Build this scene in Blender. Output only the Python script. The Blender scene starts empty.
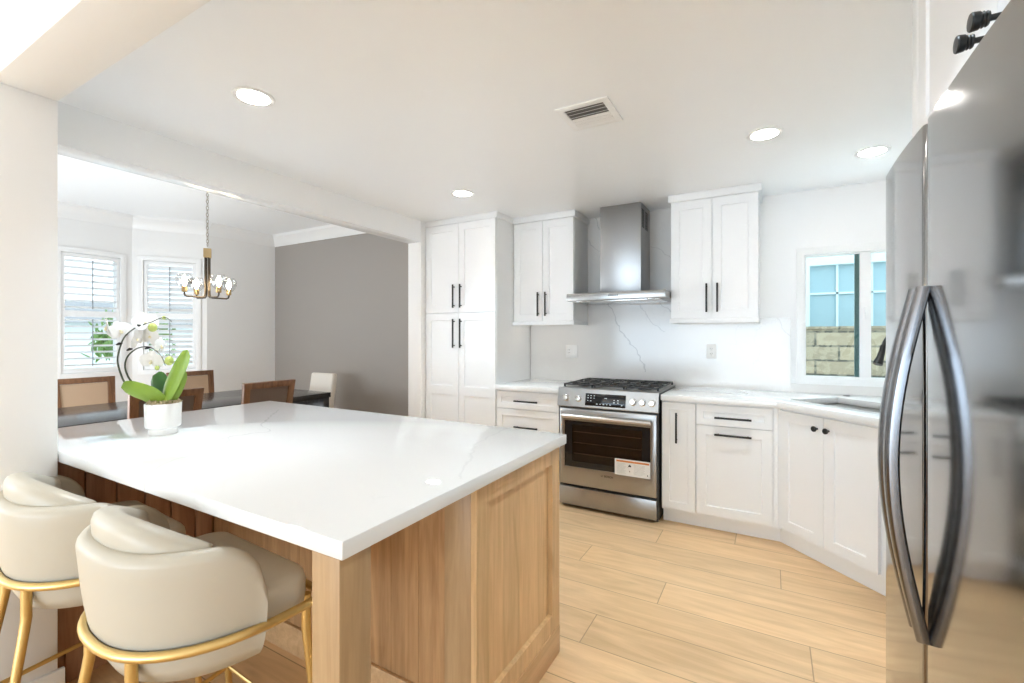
import bpy, bmesh, math, random
from mathutils import Matrix, Vector
PI = math.pi
R = math.radians
scene = bpy.context.scene
COL = scene.collection

# ------------------------------------------------------------------ camera, world, big lights, exposure
CAM_H = 1.35
cd = bpy.data.cameras.new('camera')
cd.sensor_width = 36.0
cd.lens = 458.73 / 1024 * 36
cd.shift_y = -5.35 / 1024
cd.clip_start = 0.02
cam = bpy.data.objects.new('camera', cd)
COL.objects.link(cam)
cam.location = (0, 0, CAM_H)
cam.rotation_euler = (PI / 2, 0, R(29.444))
scene.camera = cam

scene.view_settings.view_transform = 'Standard'
scene.view_settings.look = 'None'
scene.view_settings.gamma = 1
scene.view_settings.use_curve_mapping = False
scene.view_settings.exposure = 0.78

w = bpy.data.worlds.new('world')
scene.world = w
w.use_nodes = True
bg = w.node_tree.nodes['Background']
bg.inputs[0].default_value = (0.80, 0.90, 1.0, 1)
bg.inputs[1].default_value = 1.6

try:
    scene.cycles.max_bounces = 14
    scene.cycles.diffuse_bounces = 10
    scene.cycles.glossy_bounces = 5
    scene.cycles.transmission_bounces = 8
    scene.cycles.sample_clamp_indirect = 6
    scene.cycles.use_denoising = True
    scene.cycles.caustics_reflective = False
    scene.cycles.caustics_refractive = False
except Exception:
    pass


def area(name, loc, rot, sx, sy, power, col=(1, 1, 1), spread=180):
    l = bpy.data.lights.new(name, 'AREA')
    l.shape = 'RECTANGLE'
    l.size = sx
    l.size_y = sy
    l.energy = power
    l.color = col
    l.spread = R(spread)
    o = bpy.data.objects.new(name, l)
    COL.objects.link(o)
    o.location = loc
    o.rotation_euler = rot
    return o


# added fill lamps behind and beside the camera, set at unseen openings
# (tilted up a little so that more light reaches the ceiling)
area('fill_rear', (-2.6, -7.40, 1.0), (R(94), 0, 0), 6.6, 1.9, 182, (0.61, 0.805, 1.0))
area('fill_side', (-6.85, -2.6, 1.4), (R(108), 0, R(-90)), 3.0, 1.8, 25, (0.66, 0.83, 1.0))
# added fill lamp at the unseen dining side wall, which has no opening
area('fill_dining', (-4.9, 0.68, 1.25), (R(112), 0, 0), 2.6, 1.9, 70, (0.83, 0.92, 1.0))

# added fill lamp hidden below the kitchen sill, lights the ceiling through the window
area('fill_below_window', (0.62, 4.75, 0.35), (R(-138), 0, 0), 1.6, 0.6, 8, (0.85, 0.93, 1.0), 110)


def spot(name, loc, power, col=(0.735, 0.88, 1.0), ang=102):
    l = bpy.data.lights.new(name, 'SPOT')
    l.energy = power
    l.color = col
    l.spot_size = R(ang)
    l.spot_blend = 1.0
    l.shadow_soft_size = 0.07
    o = bpy.data.objects.new(name, l)
    COL.objects.link(o)
    o.location = loc
    return o


LIGHTS = [(-2.05, 1.24), (-2.05, 2.86), (-0.03, 2.82), (0.52, 3.40)]
LPOW = (42, 42, 34, 12)
CEIL = 2.44

# ------------------------------------------------------------------ materials
def new_mat(name):
    m = bpy.data.materials.new(name)
    m.use_nodes = True
    nt = m.node_tree
    return m, nt, nt.nodes['Principled BSDF']


def mat(name, col, rough=0.5, metal=0.0, spec=None, emit=None, estr=0, coat=0, aniso=0, bump=0, bscale=200, trans=0, ior=None, alpha=1):
    m, nt, p = new_mat(name)
    p.inputs['Base Color'].default_value = (*col, 1)
    p.inputs['Roughness'].default_value = rough
    p.inputs['Metallic'].default_value = metal
    if spec is not None:
        p.inputs['Specular IOR Level'].default_value = spec
    if emit:
        p.inputs['Emission Color'].default_value = (*emit, 1)
        p.inputs['Emission Strength'].default_value = estr
    p.inputs['Coat Weight'].default_value = coat
    p.inputs['Anisotropic'].default_value = aniso
    p.inputs['Transmission Weight'].default_value = trans
    if ior:
        p.inputs['IOR'].default_value = ior
    p.inputs['Alpha'].default_value = alpha
    # every surface carries a little procedural unevenness
    tc = nt.nodes.new('ShaderNodeTexCoord')
    n = nt.nodes.new('ShaderNodeTexNoise')
    n.inputs['Scale'].default_value = bscale
    n.inputs['Detail'].default_value = 3
    nt.links.new(tc.outputs['Object'], n.inputs['Vector'])
    if bump:
        b = nt.nodes.new('ShaderNodeBump')
        b.inputs['Strength'].default_value = bump
        b.inputs['Distance'].default_value = 0.002
        nt.links.new(n.outputs['Fac'], b.inputs['Height'])
        nt.links.new(b.outputs['Normal'], p.inputs['Normal'])
    else:
        mr = nt.nodes.new('ShaderNodeMapRange')
        mr.inputs['To Min'].default_value = max(0, rough - 0.02)
        mr.inputs['To Max'].default_value = min(1, rough + 0.02)
        nt.links.new(n.outputs['Fac'], mr.inputs['Value'])
        nt.links.new(mr.outputs['Result'], p.inputs['Roughness'])
    return m


def node(nt, kind, **kw):
    n = nt.nodes.new(kind)
    for k, v in kw.items():
        setattr(n, k, v)
    return n


def mth(nt, op, a, b=None, c=None):
    n = nt.nodes.new('ShaderNodeMath')
    n.operation = op
    for i, v in enumerate((a, b, c)):
        if v is None:
            continue
        if isinstance(v, (int, float)):
            n.inputs[i].default_value = v
        else:
            nt.links.new(v, n.inputs[i])
    return n.outputs[0]


def mix(nt, fac, a, b):
    n = nt.nodes.new('ShaderNodeMix')
    n.data_type = 'RGBA'
    for i, v in ((0, fac), (6, a), (7, b)):
        if isinstance(v, (int, float)):
            n.inputs[i].default_value = v
        elif isinstance(v, tuple):
            n.inputs[i].default_value = (*v, 1)
        else:
            nt.links.new(v, n.inputs[i])
    return n.outputs[2]


def wood(name, c1, c2, axis='Z', rough=0.45, scale=1.0, planks=None, plank_axis='X'):
    """grain runs along axis; planks = width of the boards glued side by side"""
    m, nt, p = new_mat(name)
    tc = nt.nodes.new('ShaderNodeTexCoord')
    mp = nt.nodes.new('ShaderNodeMapping')
    s = {'X': (1.2, 14, 14), 'Y': (14, 1.2, 14), 'Z': (14, 14, 1.2)}[axis]
    mp.inputs['Scale'].default_value = tuple(v * scale for v in s)
    nt.links.new(tc.outputs['Object'], mp.inputs['Vector'])
    vec = mp.outputs['Vector']
    tone = None
    if planks:
        sp = nt.nodes.new('ShaderNodeSeparateXYZ')
        nt.links.new(tc.outputs['Object'], sp.inputs[0])
        idx = mth(nt, 'FLOOR', mth(nt, 'DIVIDE', sp.outputs[plank_axis], planks))
        wn = nt.nodes.new('ShaderNodeTexWhiteNoise')
        wn.noise_dimensions = '1D'
        nt.links.new(idx, wn.inputs['W'])
        tone = wn.outputs['Value']
        add = nt.nodes.new('ShaderNodeVectorMath')
        add.operation = 'ADD'
        nt.links.new(vec, add.inputs[0])
        nt.links.new(wn.outputs['Color'], add.inputs[1])
        vec = add.outputs[0]
    n1 = nt.nodes.new('ShaderNodeTexNoise')
    n1.inputs['Scale'].default_value = 1.6
    n1.inputs['Detail'].default_value = 6
    n1.inputs['Distortion'].default_value = 1.2
    nt.links.new(vec, n1.inputs['Vector'])
    n2 = nt.nodes.new('ShaderNodeTexNoise')
    n2.inputs['Scale'].default_value = 9
    n2.inputs['Detail'].default_value = 4
    nt.links.new(vec, n2.inputs['Vector'])
    f = mth(nt, 'ADD', mth(nt, 'MULTIPLY', n1.outputs['Fac'], 0.75), mth(nt, 'MULTIPLY', n2.outputs['Fac'], 0.25))
    r = nt.nodes.new('ShaderNodeMapRange')
    r.inputs['From Min'].default_value = 0.36
    r.inputs['From Max'].default_value = 0.64
    nt.links.new(f, r.inputs['Value'])
    c = mix(nt, r.outputs['Result'], c1, c2)
    if tone is not None:
        hs = nt.nodes.new('ShaderNodeHueSaturation')
        nt.links.new(c, hs.inputs['Color'])
        nt.links.new(mth(nt, 'ADD', mth(nt, 'MULTIPLY', tone, 0.16), 0.92), hs.inputs['Value'])
        c = hs.outputs['Color']
    nt.links.new(c, p.inputs['Base Color'])
    p.inputs['Roughness'].default_value = rough
    b = nt.nodes.new('ShaderNodeBump')
    b.inputs['Strength'].default_value = 0.08
    b.inputs['Distance'].default_value = 0.002
    nt.links.new(n2.outputs['Fac'], b.inputs['Height'])
    nt.links.new(b.outputs['Normal'], p.inputs['Normal'])
    return m


def floor_material():
    m, nt, p = new_mat('oak_plank_floor')
    tc = nt.nodes.new('ShaderNodeTexCoord')
    sp = nt.nodes.new('ShaderNodeSeparateXYZ')
    nt.links.new(tc.outputs['Object'], sp.inputs[0])
    W, L = 0.2325, 1.83
    yy = mth(nt, 'DIVIDE', mth(nt, 'SUBTRACT', sp.outputs['Y'], 3.07), W)
    row = mth(nt, 'FLOOR', yy)
    wn = nt.nodes.new('ShaderNodeTexWhiteNoise')
    wn.noise_dimensions = '1D'
    nt.links.new(row, wn.inputs['W'])
    known = {1: -0.205, 0: -0.655, -1: 0.047, -2: -1.005, -3: -0.50, -4: 0.147, -5: -0.735}
    off = mth(nt, 'MULTIPLY', wn.outputs['Value'], L)
    for k, v in known.items():
        is_k = mth(nt, 'COMPARE', row, float(k), 0.1)
        # off = off*(1-is_k) + v*is_k
        off = mth(nt, 'ADD', mth(nt, 'MULTIPLY', off, mth(nt, 'SUBTRACT', 1.0, is_k)), mth(nt, 'MULTIPLY', is_k, v))
    xx = mth(nt, 'DIVIDE', mth(nt, 'SUBTRACT', sp.outputs['X'], off), L)
    colm = mth(nt, 'FLOOR', xx)
    fy = mth(nt, 'FRACT', yy)
    fx = mth(nt, 'FRACT', xx)
    ey = mth(nt, 'MULTIPLY', mth(nt, 'MINIMUM', fy, mth(nt, 'SUBTRACT', 1.0, fy)), W)
    ex = mth(nt, 'MULTIPLY', mth(nt, 'MINIMUM', fx, mth(nt, 'SUBTRACT', 1.0, fx)), L)
    d = mth(nt, 'MINIMUM', ex, ey)
    mr = nt.nodes.new('ShaderNodeMapRange')
    mr.inputs['From Min'].default_value = 0.0008
    mr.inputs['From Max'].default_value = 0.0032
    nt.links.new(d, mr.inputs['Value'])
    idv = nt.nodes.new('ShaderNodeCombineXYZ')
    nt.links.new(row, idv.inputs[0])
    nt.links.new(colm, idv.inputs[1])
    w2 = nt.nodes.new('ShaderNodeTexWhiteNoise')
    w2.noise_dimensions = '3D'
    nt.links.new(idv.outputs[0], w2.inputs['Vector'])
    mp = nt.nodes.new('ShaderNodeMapping')
    mp.inputs['Scale'].default_value = (1.3, 11, 1)
    nt.links.new(tc.outputs['Object'], mp.inputs['Vector'])
    vs = nt.nodes.new('ShaderNodeVectorMath')
    vs.operation = 'MULTIPLY_ADD'
    nt.links.new(w2.outputs['Color'], vs.inputs[0])
    vs.inputs[1].default_value = (7, 7, 7)
    nt.links.new(mp.outputs[0], vs.inputs[2])
    n1 = nt.nodes.new('ShaderNodeTexNoise')
    n1.inputs['Scale'].default_value = 1.5
    n1.inputs['Detail'].default_value = 7
    n1.inputs['Roughness'].default_value = 0.6
    n1.inputs['Distortion'].default_value = 0.8
    nt.links.new(vs.outputs[0], n1.inputs['Vector'])
    r = nt.nodes.new('ShaderNodeMapRange')
    r.inputs['From Min'].default_value = 0.33
    r.inputs['From Max'].default_value = 0.68
    nt.links.new(n1.outputs['Fac'], r.inputs['Value'])
    c = mix(nt, r.outputs['Result'], (0.79, 0.55, 0.305), (0.60, 0.395, 0.205))
    # sparse knots
    mp2 = nt.nodes.new('ShaderNodeMapping')
    mp2.inputs['Scale'].default_value = (1.5, 5.5, 1)
    nt.links.new(tc.outputs['Object'], mp2.inputs['Vector'])
    vo = nt.nodes.new('ShaderNodeTexVoronoi')
    vo.inputs['Scale'].default_value = 1.25
    nt.links.new(mp2.outputs[0], vo.inputs['Vector'])
    k = nt.nodes.new('ShaderNodeMapRange')
    k.inputs['From Min'].default_value = 0.02
    k.inputs['From Max'].default_value = 0.13
    k.inputs['To Min'].default_value = 0.35
    k.inputs['To Max'].default_value = 0.0
    nt.links.new(vo.outputs['Distance'], k.inputs['Value'])
    c = mix(nt, k.outputs['Result'], c, (0.36, 0.22, 0.11))
    hs = nt.nodes.new('ShaderNodeHueSaturation')
    nt.links.new(c, hs.inputs['Color'])
    nt.links.new(mth(nt, 'ADD', mth(nt, 'MULTIPLY', w2.outputs['Value'], 0.16), 0.92), hs.inputs['Value'])
    c = mix(nt, mr.outputs['Result'], (0.33, 0.21, 0.11), hs.outputs['Color'])
    nt.links.new(c, p.inputs['Base Color'])
    p.inputs['Roughness'].default_value = 0.38
    b = nt.nodes.new('ShaderNodeBump')
    b.inputs['Strength'].default_value = 0.25
    b.inputs['Distance'].default_value = 0.002
    nt.links.new(mr.outputs['Result'], b.inputs['Height'])
    nt.links.new(b.outputs['Normal'], p.inputs['Normal'])
    return m


def quartz(name, base, veins=(), rough=0.1, wild=0.35, vcol=(0.42, 0.42, 0.43), along='Z'):
    """white quartz; veins = list of polylines [(x, z), ...] falling in z, drawn as thin grey lines on the slab"""
    m, nt, p = new_mat(name)
    tc = nt.nodes.new('ShaderNodeTexCoord')
    sp = nt.nodes.new('ShaderNodeSeparateXYZ')
    nt.links.new(tc.outputs['Object'], sp.inputs[0])
    nz = nt.nodes.new('ShaderNodeTexNoise')
    nz.inputs['Scale'].default_value = 13
    nz.inputs['Detail'].default_value = 5
    nt.links.new(tc.outputs['Object'], nz.inputs['Vector'])
    jit = mth(nt, 'MULTIPLY', mth(nt, 'SUBTRACT', nz.outputs['Fac'], 0.5), 0.085)
    col = base
    fac = None
    for pl, width, strength in veins:
        zs = [q[1] for q in pl]
        z0, z1 = min(zs), max(zs)
        t = mth(nt, 'DIVIDE', mth(nt, 'SUBTRACT', sp.outputs[along], z0), z1 - z0)
        fc = nt.nodes.new('ShaderNodeFloatCurve')
        cv = fc.mapping.curves[0]
        xs = [q[0] for q in pl]
        xa, xb = min(xs) - 0.01, max(xs) + 0.01
        pts = sorted(((q[1] - z0) / (z1 - z0), (q[0] - xa) / (xb - xa)) for q in pl)
        cv.points[0].location = pts[0]
        cv.points[1].location = pts[-1]
        for q in pts[1:-1]:
            cv.points.new(*q)
        fc.mapping.update()
        nt.links.new(t, fc.inputs['Value'])
        xv = mth(nt, 'ADD', mth(nt, 'MULTIPLY', fc.outputs[0], xb - xa), xa)
        dist = mth(nt, 'ABSOLUTE', mth(nt, 'ADD', mth(nt, 'SUBTRACT', sp.outputs['X'], xv), jit))
        mr = nt.nodes.new('ShaderNodeMapRange')
        mr.inputs['From Min'].default_value = width * 0.3
        mr.inputs['From Max'].default_value = width
        mr.inputs['To Min'].default_value = strength
        mr.inputs['To Max'].default_value = 0
        nt.links.new(dist, mr.inputs['Value'])
        inr = mth(nt, 'MULTIPLY', mth(nt, 'GREATER_THAN', t, 0.0), mth(nt, 'LESS_THAN', t, 1.0))
        f = mth(nt, 'MULTIPLY', mr.outputs['Result'], inr)
        fac = f if fac is None else mth(nt, 'MAXIMUM', fac, f)
    if wild:
        n2 = nt.nodes.new('ShaderNodeTexNoise')
        n2.inputs['Scale'].default_value = 1.1
        n2.inputs['Detail'].default_value = 5
        n2.inputs['Roughness'].default_value = 0.62
        n2.inputs['Distortion'].default_value = 0.4
        mpp = nt.nodes.new('ShaderNodeMapping')
        mpp.inputs['Location'].default_value = (3.1, 1.7, 0.4)
        nt.links.new(tc.outputs['Object'], mpp.inputs['Vector'])
        nt.links.new(mpp.outputs[0], n2.inputs['Vector'])
        dd = mth(nt, 'ABSOLUTE', mth(nt, 'SUBTRACT', n2.outputs['Fac'], 0.5))
        mr = nt.nodes.new('ShaderNodeMapRange')
        mr.inputs['From Min'].default_value = 0.0
        mr.inputs['From Max'].default_value = 0.006
        mr.inputs['To Min'].default_value = wild
        mr.inputs['To Max'].default_value = 0
        nt.links.new(dd, mr.inputs['Value'])
        n3 = nt.nodes.new('ShaderNodeTexNoise')
        n3.inputs['Scale'].default_value = 1.9
        nt.links.new(tc.outputs['Object'], n3.inputs['Vector'])
        mk = nt.nodes.new('ShaderNodeMapRange')
        mk.inputs['From Min'].default_value = 0.5
        mk.inputs['From Max'].default_value = 0.62
        nt.links.new(n3.outputs['Fac'], mk.inputs['Value'])
        f = mth(nt, 'MULTIPLY', mr.outputs['Result'], mk.outputs['Result'])
        fac = f if fac is None else mth(nt, 'MAXIMUM', fac, f)
    c = mix(nt, fac, base, vcol)
    nt.links.new(c, p.inputs['Base Color'])
    p.inputs['Roughness'].default_value = rough
    p.inputs['Specular IOR Level'].default_value = 0.5
    return m


def brushed(name, col, rough, axis='X', wav=0.0):
    m, nt, p = new_mat(name)
    p.inputs['Base Color'].default_value = (*col, 1)
    p.inputs['Metallic'].default_value = 1
    tc = nt.nodes.new('ShaderNodeTexCoord')
    mp = nt.nodes.new('ShaderNodeMapping')
    mp.inputs['Scale'].default_value = {'X': (2, 300, 300), 'Y': (300, 2, 300), 'Z': (300, 300, 2)}[axis]
    nt.links.new(tc.outputs['Object'], mp.inputs['Vector'])
    n = nt.nodes.new('ShaderNodeTexNoise')
    n.inputs['Scale'].default_value = 1
    n.inputs['Detail'].default_value = 2
    nt.links.new(mp.outputs[0], n.inputs['Vector'])
    mr = nt.nodes.new('ShaderNodeMapRange')
    mr.inputs['To Min'].default_value = rough - 0.05
    mr.inputs['To Max'].default_value = rough + 0.07
    nt.links.new(n.outputs['Fac'], mr.inputs['Value'])
    nt.links.new(mr.outputs[0], p.inputs['Roughness'])
    if wav:
        n2 = nt.nodes.new('ShaderNodeTexNoise')
        n2.inputs['Scale'].default_value = 2.2
        n2.inputs['Detail'].default_value = 1
        nt.links.new(tc.outputs['Object'], n2.inputs['Vector'])
        b = nt.nodes.new('ShaderNodeBump')
        b.inputs['Strength'].default_value = wav
        b.inputs['Distance'].default_value = 0.01
        nt.links.new(n2.outputs['Fac'], b.inputs['Height'])
        nt.links.new(b.outputs['Normal'], p.inputs['Normal'])
    return m


def blocks_material():
    m, nt, p = new_mat('tan_concrete_block')
    tc = nt.nodes.new('ShaderNodeTexCoord')
    mp = nt.nodes.new('ShaderNodeMapping')
    mp.inputs['Rotation'].default_value = (R(90), 0, 0)
    nt.links.new(tc.outputs['Object'], mp.inputs['Vector'])
    sp = nt.nodes.new('ShaderNodeSeparateXYZ')
    nt.links.new(tc.outputs['Object'], sp.inputs[0])
    cb = nt.nodes.new('ShaderNodeCombineXYZ')
    nt.links.new(sp.outputs['X'], cb.inputs[0])
    nt.links.new(sp.outputs['Z'], cb.inputs[1])
    br = nt.nodes.new('ShaderNodeTexBrick')
    br.inputs['Color1'].default_value = (0.47, 0.37, 0.25, 1)
    br.inputs['Color2'].default_value = (0.29, 0.235, 0.165, 1)
    br.inputs['Mortar'].default_value = (0.10, 0.09, 0.07, 1)
    br.inputs['Scale'].default_value = 1
    br.inputs['Mortar Size'].default_value = 0.012
    br.inputs['Brick Width'].default_value = 0.48
    br.inputs['Row Height'].default_value = 0.176
    nt.links.new(cb.outputs[0], br.inputs['Vector'])
    n = nt.nodes.new('ShaderNodeTexNoise')
    n.inputs['Scale'].default_value = 14
    n.inputs['Detail'].default_value = 5
    nt.links.new(tc.outputs['Object'], n.inputs['Vector'])
    c = mix(nt, mth(nt, 'MULTIPLY', mth(nt, 'GREATER_THAN', n.outputs['Fac'], 0.52), 0.35), br.outputs['Color'], (0.60, 0.50, 0.36))
    nt.links.new(c, p.inputs['Base Color'])
    p.inputs['Roughness'].default_value = 0.9
    b = nt.nodes.new('ShaderNodeBump')
    b.inputs['Strength'].default_value = 0.5
    b.inputs['Distance'].default_value = 0.01
    nt.links.new(n.outputs['Fac'], b.inputs['Height'])
    nt.links.new(b.outputs['Normal'], p.inputs['Normal'])
    return m


def glass_material(name, tint=(1, 1, 1), refl=0.06):
    m = bpy.data.materials.new(name)
    m.use_nodes = True
    nt = m.node_tree
    nt.nodes.clear()
    out = nt.nodes.new('ShaderNodeOutputMaterial')
    tr = nt.nodes.new('ShaderNodeBsdfTransparent')
    tr.inputs[0].default_value = (*tint, 1)
    gl = nt.nodes.new('ShaderNodeBsdfGlossy')
    gl.inputs['Roughness'].default_value = 0.02
    fr = nt.nodes.new('ShaderNodeLayerWeight')
    fr.inputs['Blend'].default_value = 0.5
    mx = nt.nodes.new('ShaderNodeMixShader')
    f = mth(nt, 'POWER', fr.outputs['Facing'], 4.0)
    f = mth(nt, 'MULTIPLY_ADD', f, 0.5, refl)
    nt.links.new(f, mx.inputs[0])
    nt.links.new(tr.outputs[0], mx.inputs[1])
    nt.links.new(gl.outputs[0], mx.inputs[2])
    nt.links.new(mx.outputs[0], out.inputs[0])
    return m


M = {}
M['wall'] = mat('wall_paint', (0.865, 0.865, 0.86), 0.55, bump=0.03, bscale=350)
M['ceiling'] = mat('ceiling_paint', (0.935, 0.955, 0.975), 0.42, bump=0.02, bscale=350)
M['beam'] = mat('semi_gloss_paint', (0.90, 0.91, 0.915), 0.17)
M['trim'] = mat('trim_paint', (0.89, 0.895, 0.895), 0.35)
M['grey_wall'] = mat('grey_paint', (0.36, 0.335, 0.31), 0.5, bump=0.03, bscale=350)
M['cab'] = mat('cabinet_lacquer', (0.855, 0.865, 0.87), 0.45)
M['crown'] = M['trim']
M['black'] = mat('black_metal', (0.015, 0.014, 0.013), 0.38, spec=0.4)
M['floor'] = floor_material()
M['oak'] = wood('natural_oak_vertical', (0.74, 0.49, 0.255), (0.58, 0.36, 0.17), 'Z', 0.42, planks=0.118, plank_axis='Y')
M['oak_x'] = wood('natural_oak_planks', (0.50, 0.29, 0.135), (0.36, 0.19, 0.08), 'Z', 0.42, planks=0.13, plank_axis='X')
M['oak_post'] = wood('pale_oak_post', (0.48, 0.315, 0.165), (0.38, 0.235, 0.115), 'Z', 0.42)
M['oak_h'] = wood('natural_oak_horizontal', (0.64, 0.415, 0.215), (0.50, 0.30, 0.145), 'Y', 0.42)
M['oak_shaded'] = wood('shaded_oak_planks', (0.52, 0.30, 0.185), (0.37, 0.20, 0.12), 'Z', 0.4, planks=0.085, plank_axis='Y')  # reddish brown: shade under the overhang is put into the oak colour
M['dark_strip'] = mat('dark_wood_edge', (0.06, 0.035, 0.025), 0.6)
M['walnut'] = wood('walnut_frame', (0.23, 0.105, 0.045), (0.12, 0.05, 0.022), 'Z', 0.4, scale=1.5)
M['table'] = wood('charcoal_tabletop', (0.045, 0.042, 0.042), (0.02, 0.019, 0.019), 'Y', 0.2, scale=0.7)
BACKV = [
    ([(-1.312, 1.653), (-1.237, 1.569), (-1.2, 1.45), (-1.119, 1.333), (-1.021, 1.21), (-0.986, 1.123), (-0.96, 1.036)], 0.008, 0.5),
    ([(-1.004, 1.624), (-0.952, 1.552), (-0.9, 1.473), (-0.833, 1.42), (-0.791, 1.386)], 0.007, 0.35),
    ([(-0.90, 1.69), (-0.875, 1.663), (-0.816, 1.618), (-0.75, 1.556)], 0.007, 0.5),
    ([(-1.47, 2.50), (-1.407, 2.42), (-1.36, 2.33), (-1.30, 2.27)], 0.008, 0.6),
    ([(-1.48, 2.24), (-1.42, 2.16), (-1.33, 2.10), (-1.27, 2.08)], 0.007, 0.45),
    ([(-0.90, 2.13), (-0.80, 2.07), (-0.70, 1.95)], 0.007, 0.3),
    ([(0.03, 1.50), (0.047, 1.482), (0.08, 1.397), (0.126, 1.351), (0.178, 1.306)], 0.007, 0.3),
]
M['backsplash'] = quartz('backsplash_quartz', (0.75, 0.735, 0.71), BACKV, 0.14, 0.12, (0.38, 0.37, 0.37))
M['quartz'] = quartz('worktop_quartz', (0.80, 0.80, 0.79), (), 0.035, 0.3, (0.5, 0.5, 0.51))
M['steel'] = brushed('brushed_steel', (0.40, 0.395, 0.385), 0.30, 'X')
M['steel_z'] = brushed('brushed_steel_vertical', (0.38, 0.375, 0.37), 0.36, 'Z')
M['fridge'] = brushed('fridge_steel', (0.36, 0.355, 0.35), 0.09, 'Y', wav=0.06)
M['handle_steel'] = brushed('handle_steel', (0.24, 0.24, 0.25), 0.22, 'Z')
M['bar_steel'] = mat('satin_bar_steel', (0.72, 0.70, 0.68), 0.3, 1)
M['chrome'] = mat('chrome', (0.82, 0.81, 0.8), 0.14, 1)
M['dark_steel'] = mat('dark_steel', (0.10, 0.095, 0.09), 0.4, 0.6)
M['iron'] = mat('cast_iron', (0.03, 0.029, 0.028), 0.42, bump=0.1, bscale=500)
M['oven_glass'] = glass_material('oven_glass', (0.60, 0.54, 0.50), 0.03)
M['black_glass'] = mat('black_glass', (0.012, 0.012, 0.014), 0.08)
M['oven_in'] = mat('oven_enamel', (0.10, 0.082, 0.070), 0.45)
M['rack'] = mat('rack_wire', (0.62, 0.52, 0.46), 0.4, 0.5)
M['print'] = mat('display_print', (0.55, 0.6, 0.62), 0.5, emit=(0.6, 0.7, 0.75), estr=0.25)
M['paper'] = mat('label_paper', (0.85, 0.85, 0.84), 0.5)
M['orange'] = mat('label_orange', (0.65, 0.22, 0.06), 0.5)
M['ink'] = mat('label_ink', (0.03, 0.03, 0.03), 0.5)
M['grey_ink'] = mat('label_grey_ink', (0.50, 0.52, 0.52), 0.5)
M['leather'] = mat('cream_leather', (0.565, 0.525, 0.44), 0.38, bump=0.05, bscale=260)
M['seat_leather'] = mat('taupe_cream_leather', (0.74, 0.69, 0.59), 0.45, bump=0.05, bscale=260)
M['gold'] = mat('brushed_gold', (0.76, 0.56, 0.24), 0.36, 1)
M['brass'] = mat('aged_brass', (0.60, 0.44, 0.24), 0.32, 1)
M['bronze'] = mat('dark_bronze_rod', (0.10, 0.085, 0.07), 0.35, 0.8)
M['chain'] = mat('chain_metal', (0.42, 0.38, 0.33), 0.35, 0.9)
M['bulb'] = mat('lit_bulb', (1, 0.9, 0.7), 0.3, emit=(1.0, 0.78, 0.48), estr=60)
M['clear'] = glass_material('clear_globe', (0.97, 0.97, 0.97), 0.12)
M['pane'] = glass_material('window_pane', (0.93, 0.97, 0.97), 0.05)
M['pane2'] = glass_material('screened_pane', (0.88, 0.96, 0.96), 0.05)
M['lamp'] = mat('lamp_lens', (1, 1, 1), 0.4, emit=(1.0, 0.98, 0.94), estr=30)
M['led'] = mat('led_strip', (1, 1, 1), 0.4, emit=(1.0, 0.86, 0.68), estr=1.1)
M['vinyl'] = mat('white_vinyl', (0.85, 0.85, 0.84), 0.35)
M['louver'] = mat('painted_louver', (0.80, 0.815, 0.83), 0.4)
M['rod'] = mat('tilt_rod_paint', (0.30, 0.33, 0.35), 0.5)
M['plastic'] = mat('white_plastic', (0.86, 0.855, 0.84), 0.35)
M['slot'] = mat('dark_slot', (0.04, 0.038, 0.035), 0.6)
M['vent_dark'] = mat('duct_shadow_metal', (0.20, 0.19, 0.18), 0.6)
M['pot'] = mat('white_ceramic', (0.86, 0.85, 0.83), 0.22)
M['moss'] = mat('dry_moss', (0.45, 0.36, 0.22), 0.9, bump=0.5, bscale=80)
M['leaf'] = mat('orchid_leaf', (0.24, 0.38, 0.04), 0.35)
M['leaf_dark'] = mat('orchid_leaf_dark', (0.05, 0.17, 0.025), 0.35)
M['stem'] = mat('orchid_stem', (0.07, 0.085, 0.05), 0.5)
M['petal'] = mat('orchid_petal', (0.90, 0.885, 0.87), 0.55)
M['lip'] = mat('orchid_lip', (0.84, 0.76, 0.52), 0.5)
M['bud'] = mat('orchid_bud', (0.50, 0.58, 0.16), 0.45)
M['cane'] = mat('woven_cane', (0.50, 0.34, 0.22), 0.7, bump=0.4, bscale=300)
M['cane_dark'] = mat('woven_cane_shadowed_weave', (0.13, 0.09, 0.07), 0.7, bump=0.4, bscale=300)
M['seat_pad'] = mat('seat_fabric', (0.55, 0.52, 0.48), 0.8, bump=0.2, bscale=300)
M['cream'] = mat('cream_upholstery', (0.80, 0.75, 0.68), 0.6, bump=0.1, bscale=260)
M['sink'] = brushed('sink_steel', (0.42, 0.40, 0.37), 0.28, 'X')
M['block'] = blocks_material()
M['siding'] = mat('pale_blue_siding', (0.80, 0.88, 0.90), 0.7)
M['blind'] = mat('blue_grey_blind', (0.40, 0.55, 0.60), 0.4, bump=0.1, bscale=60)
M['ground'] = mat('pale_ground', (0.62, 0.60, 0.55), 0.9, bump=0.3, bscale=20)
M['foliage'] = mat('foliage', (0.16, 0.30, 0.07), 0.7, bump=0.4, bscale=30)
M['bark'] = mat('bark', (0.20, 0.15, 0.11), 0.9, bump=0.5, bscale=60)
M['roof'] = mat('grey_roof_tile', (0.30, 0.30, 0.31), 0.8, bump=0.3, bscale=30)


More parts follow.
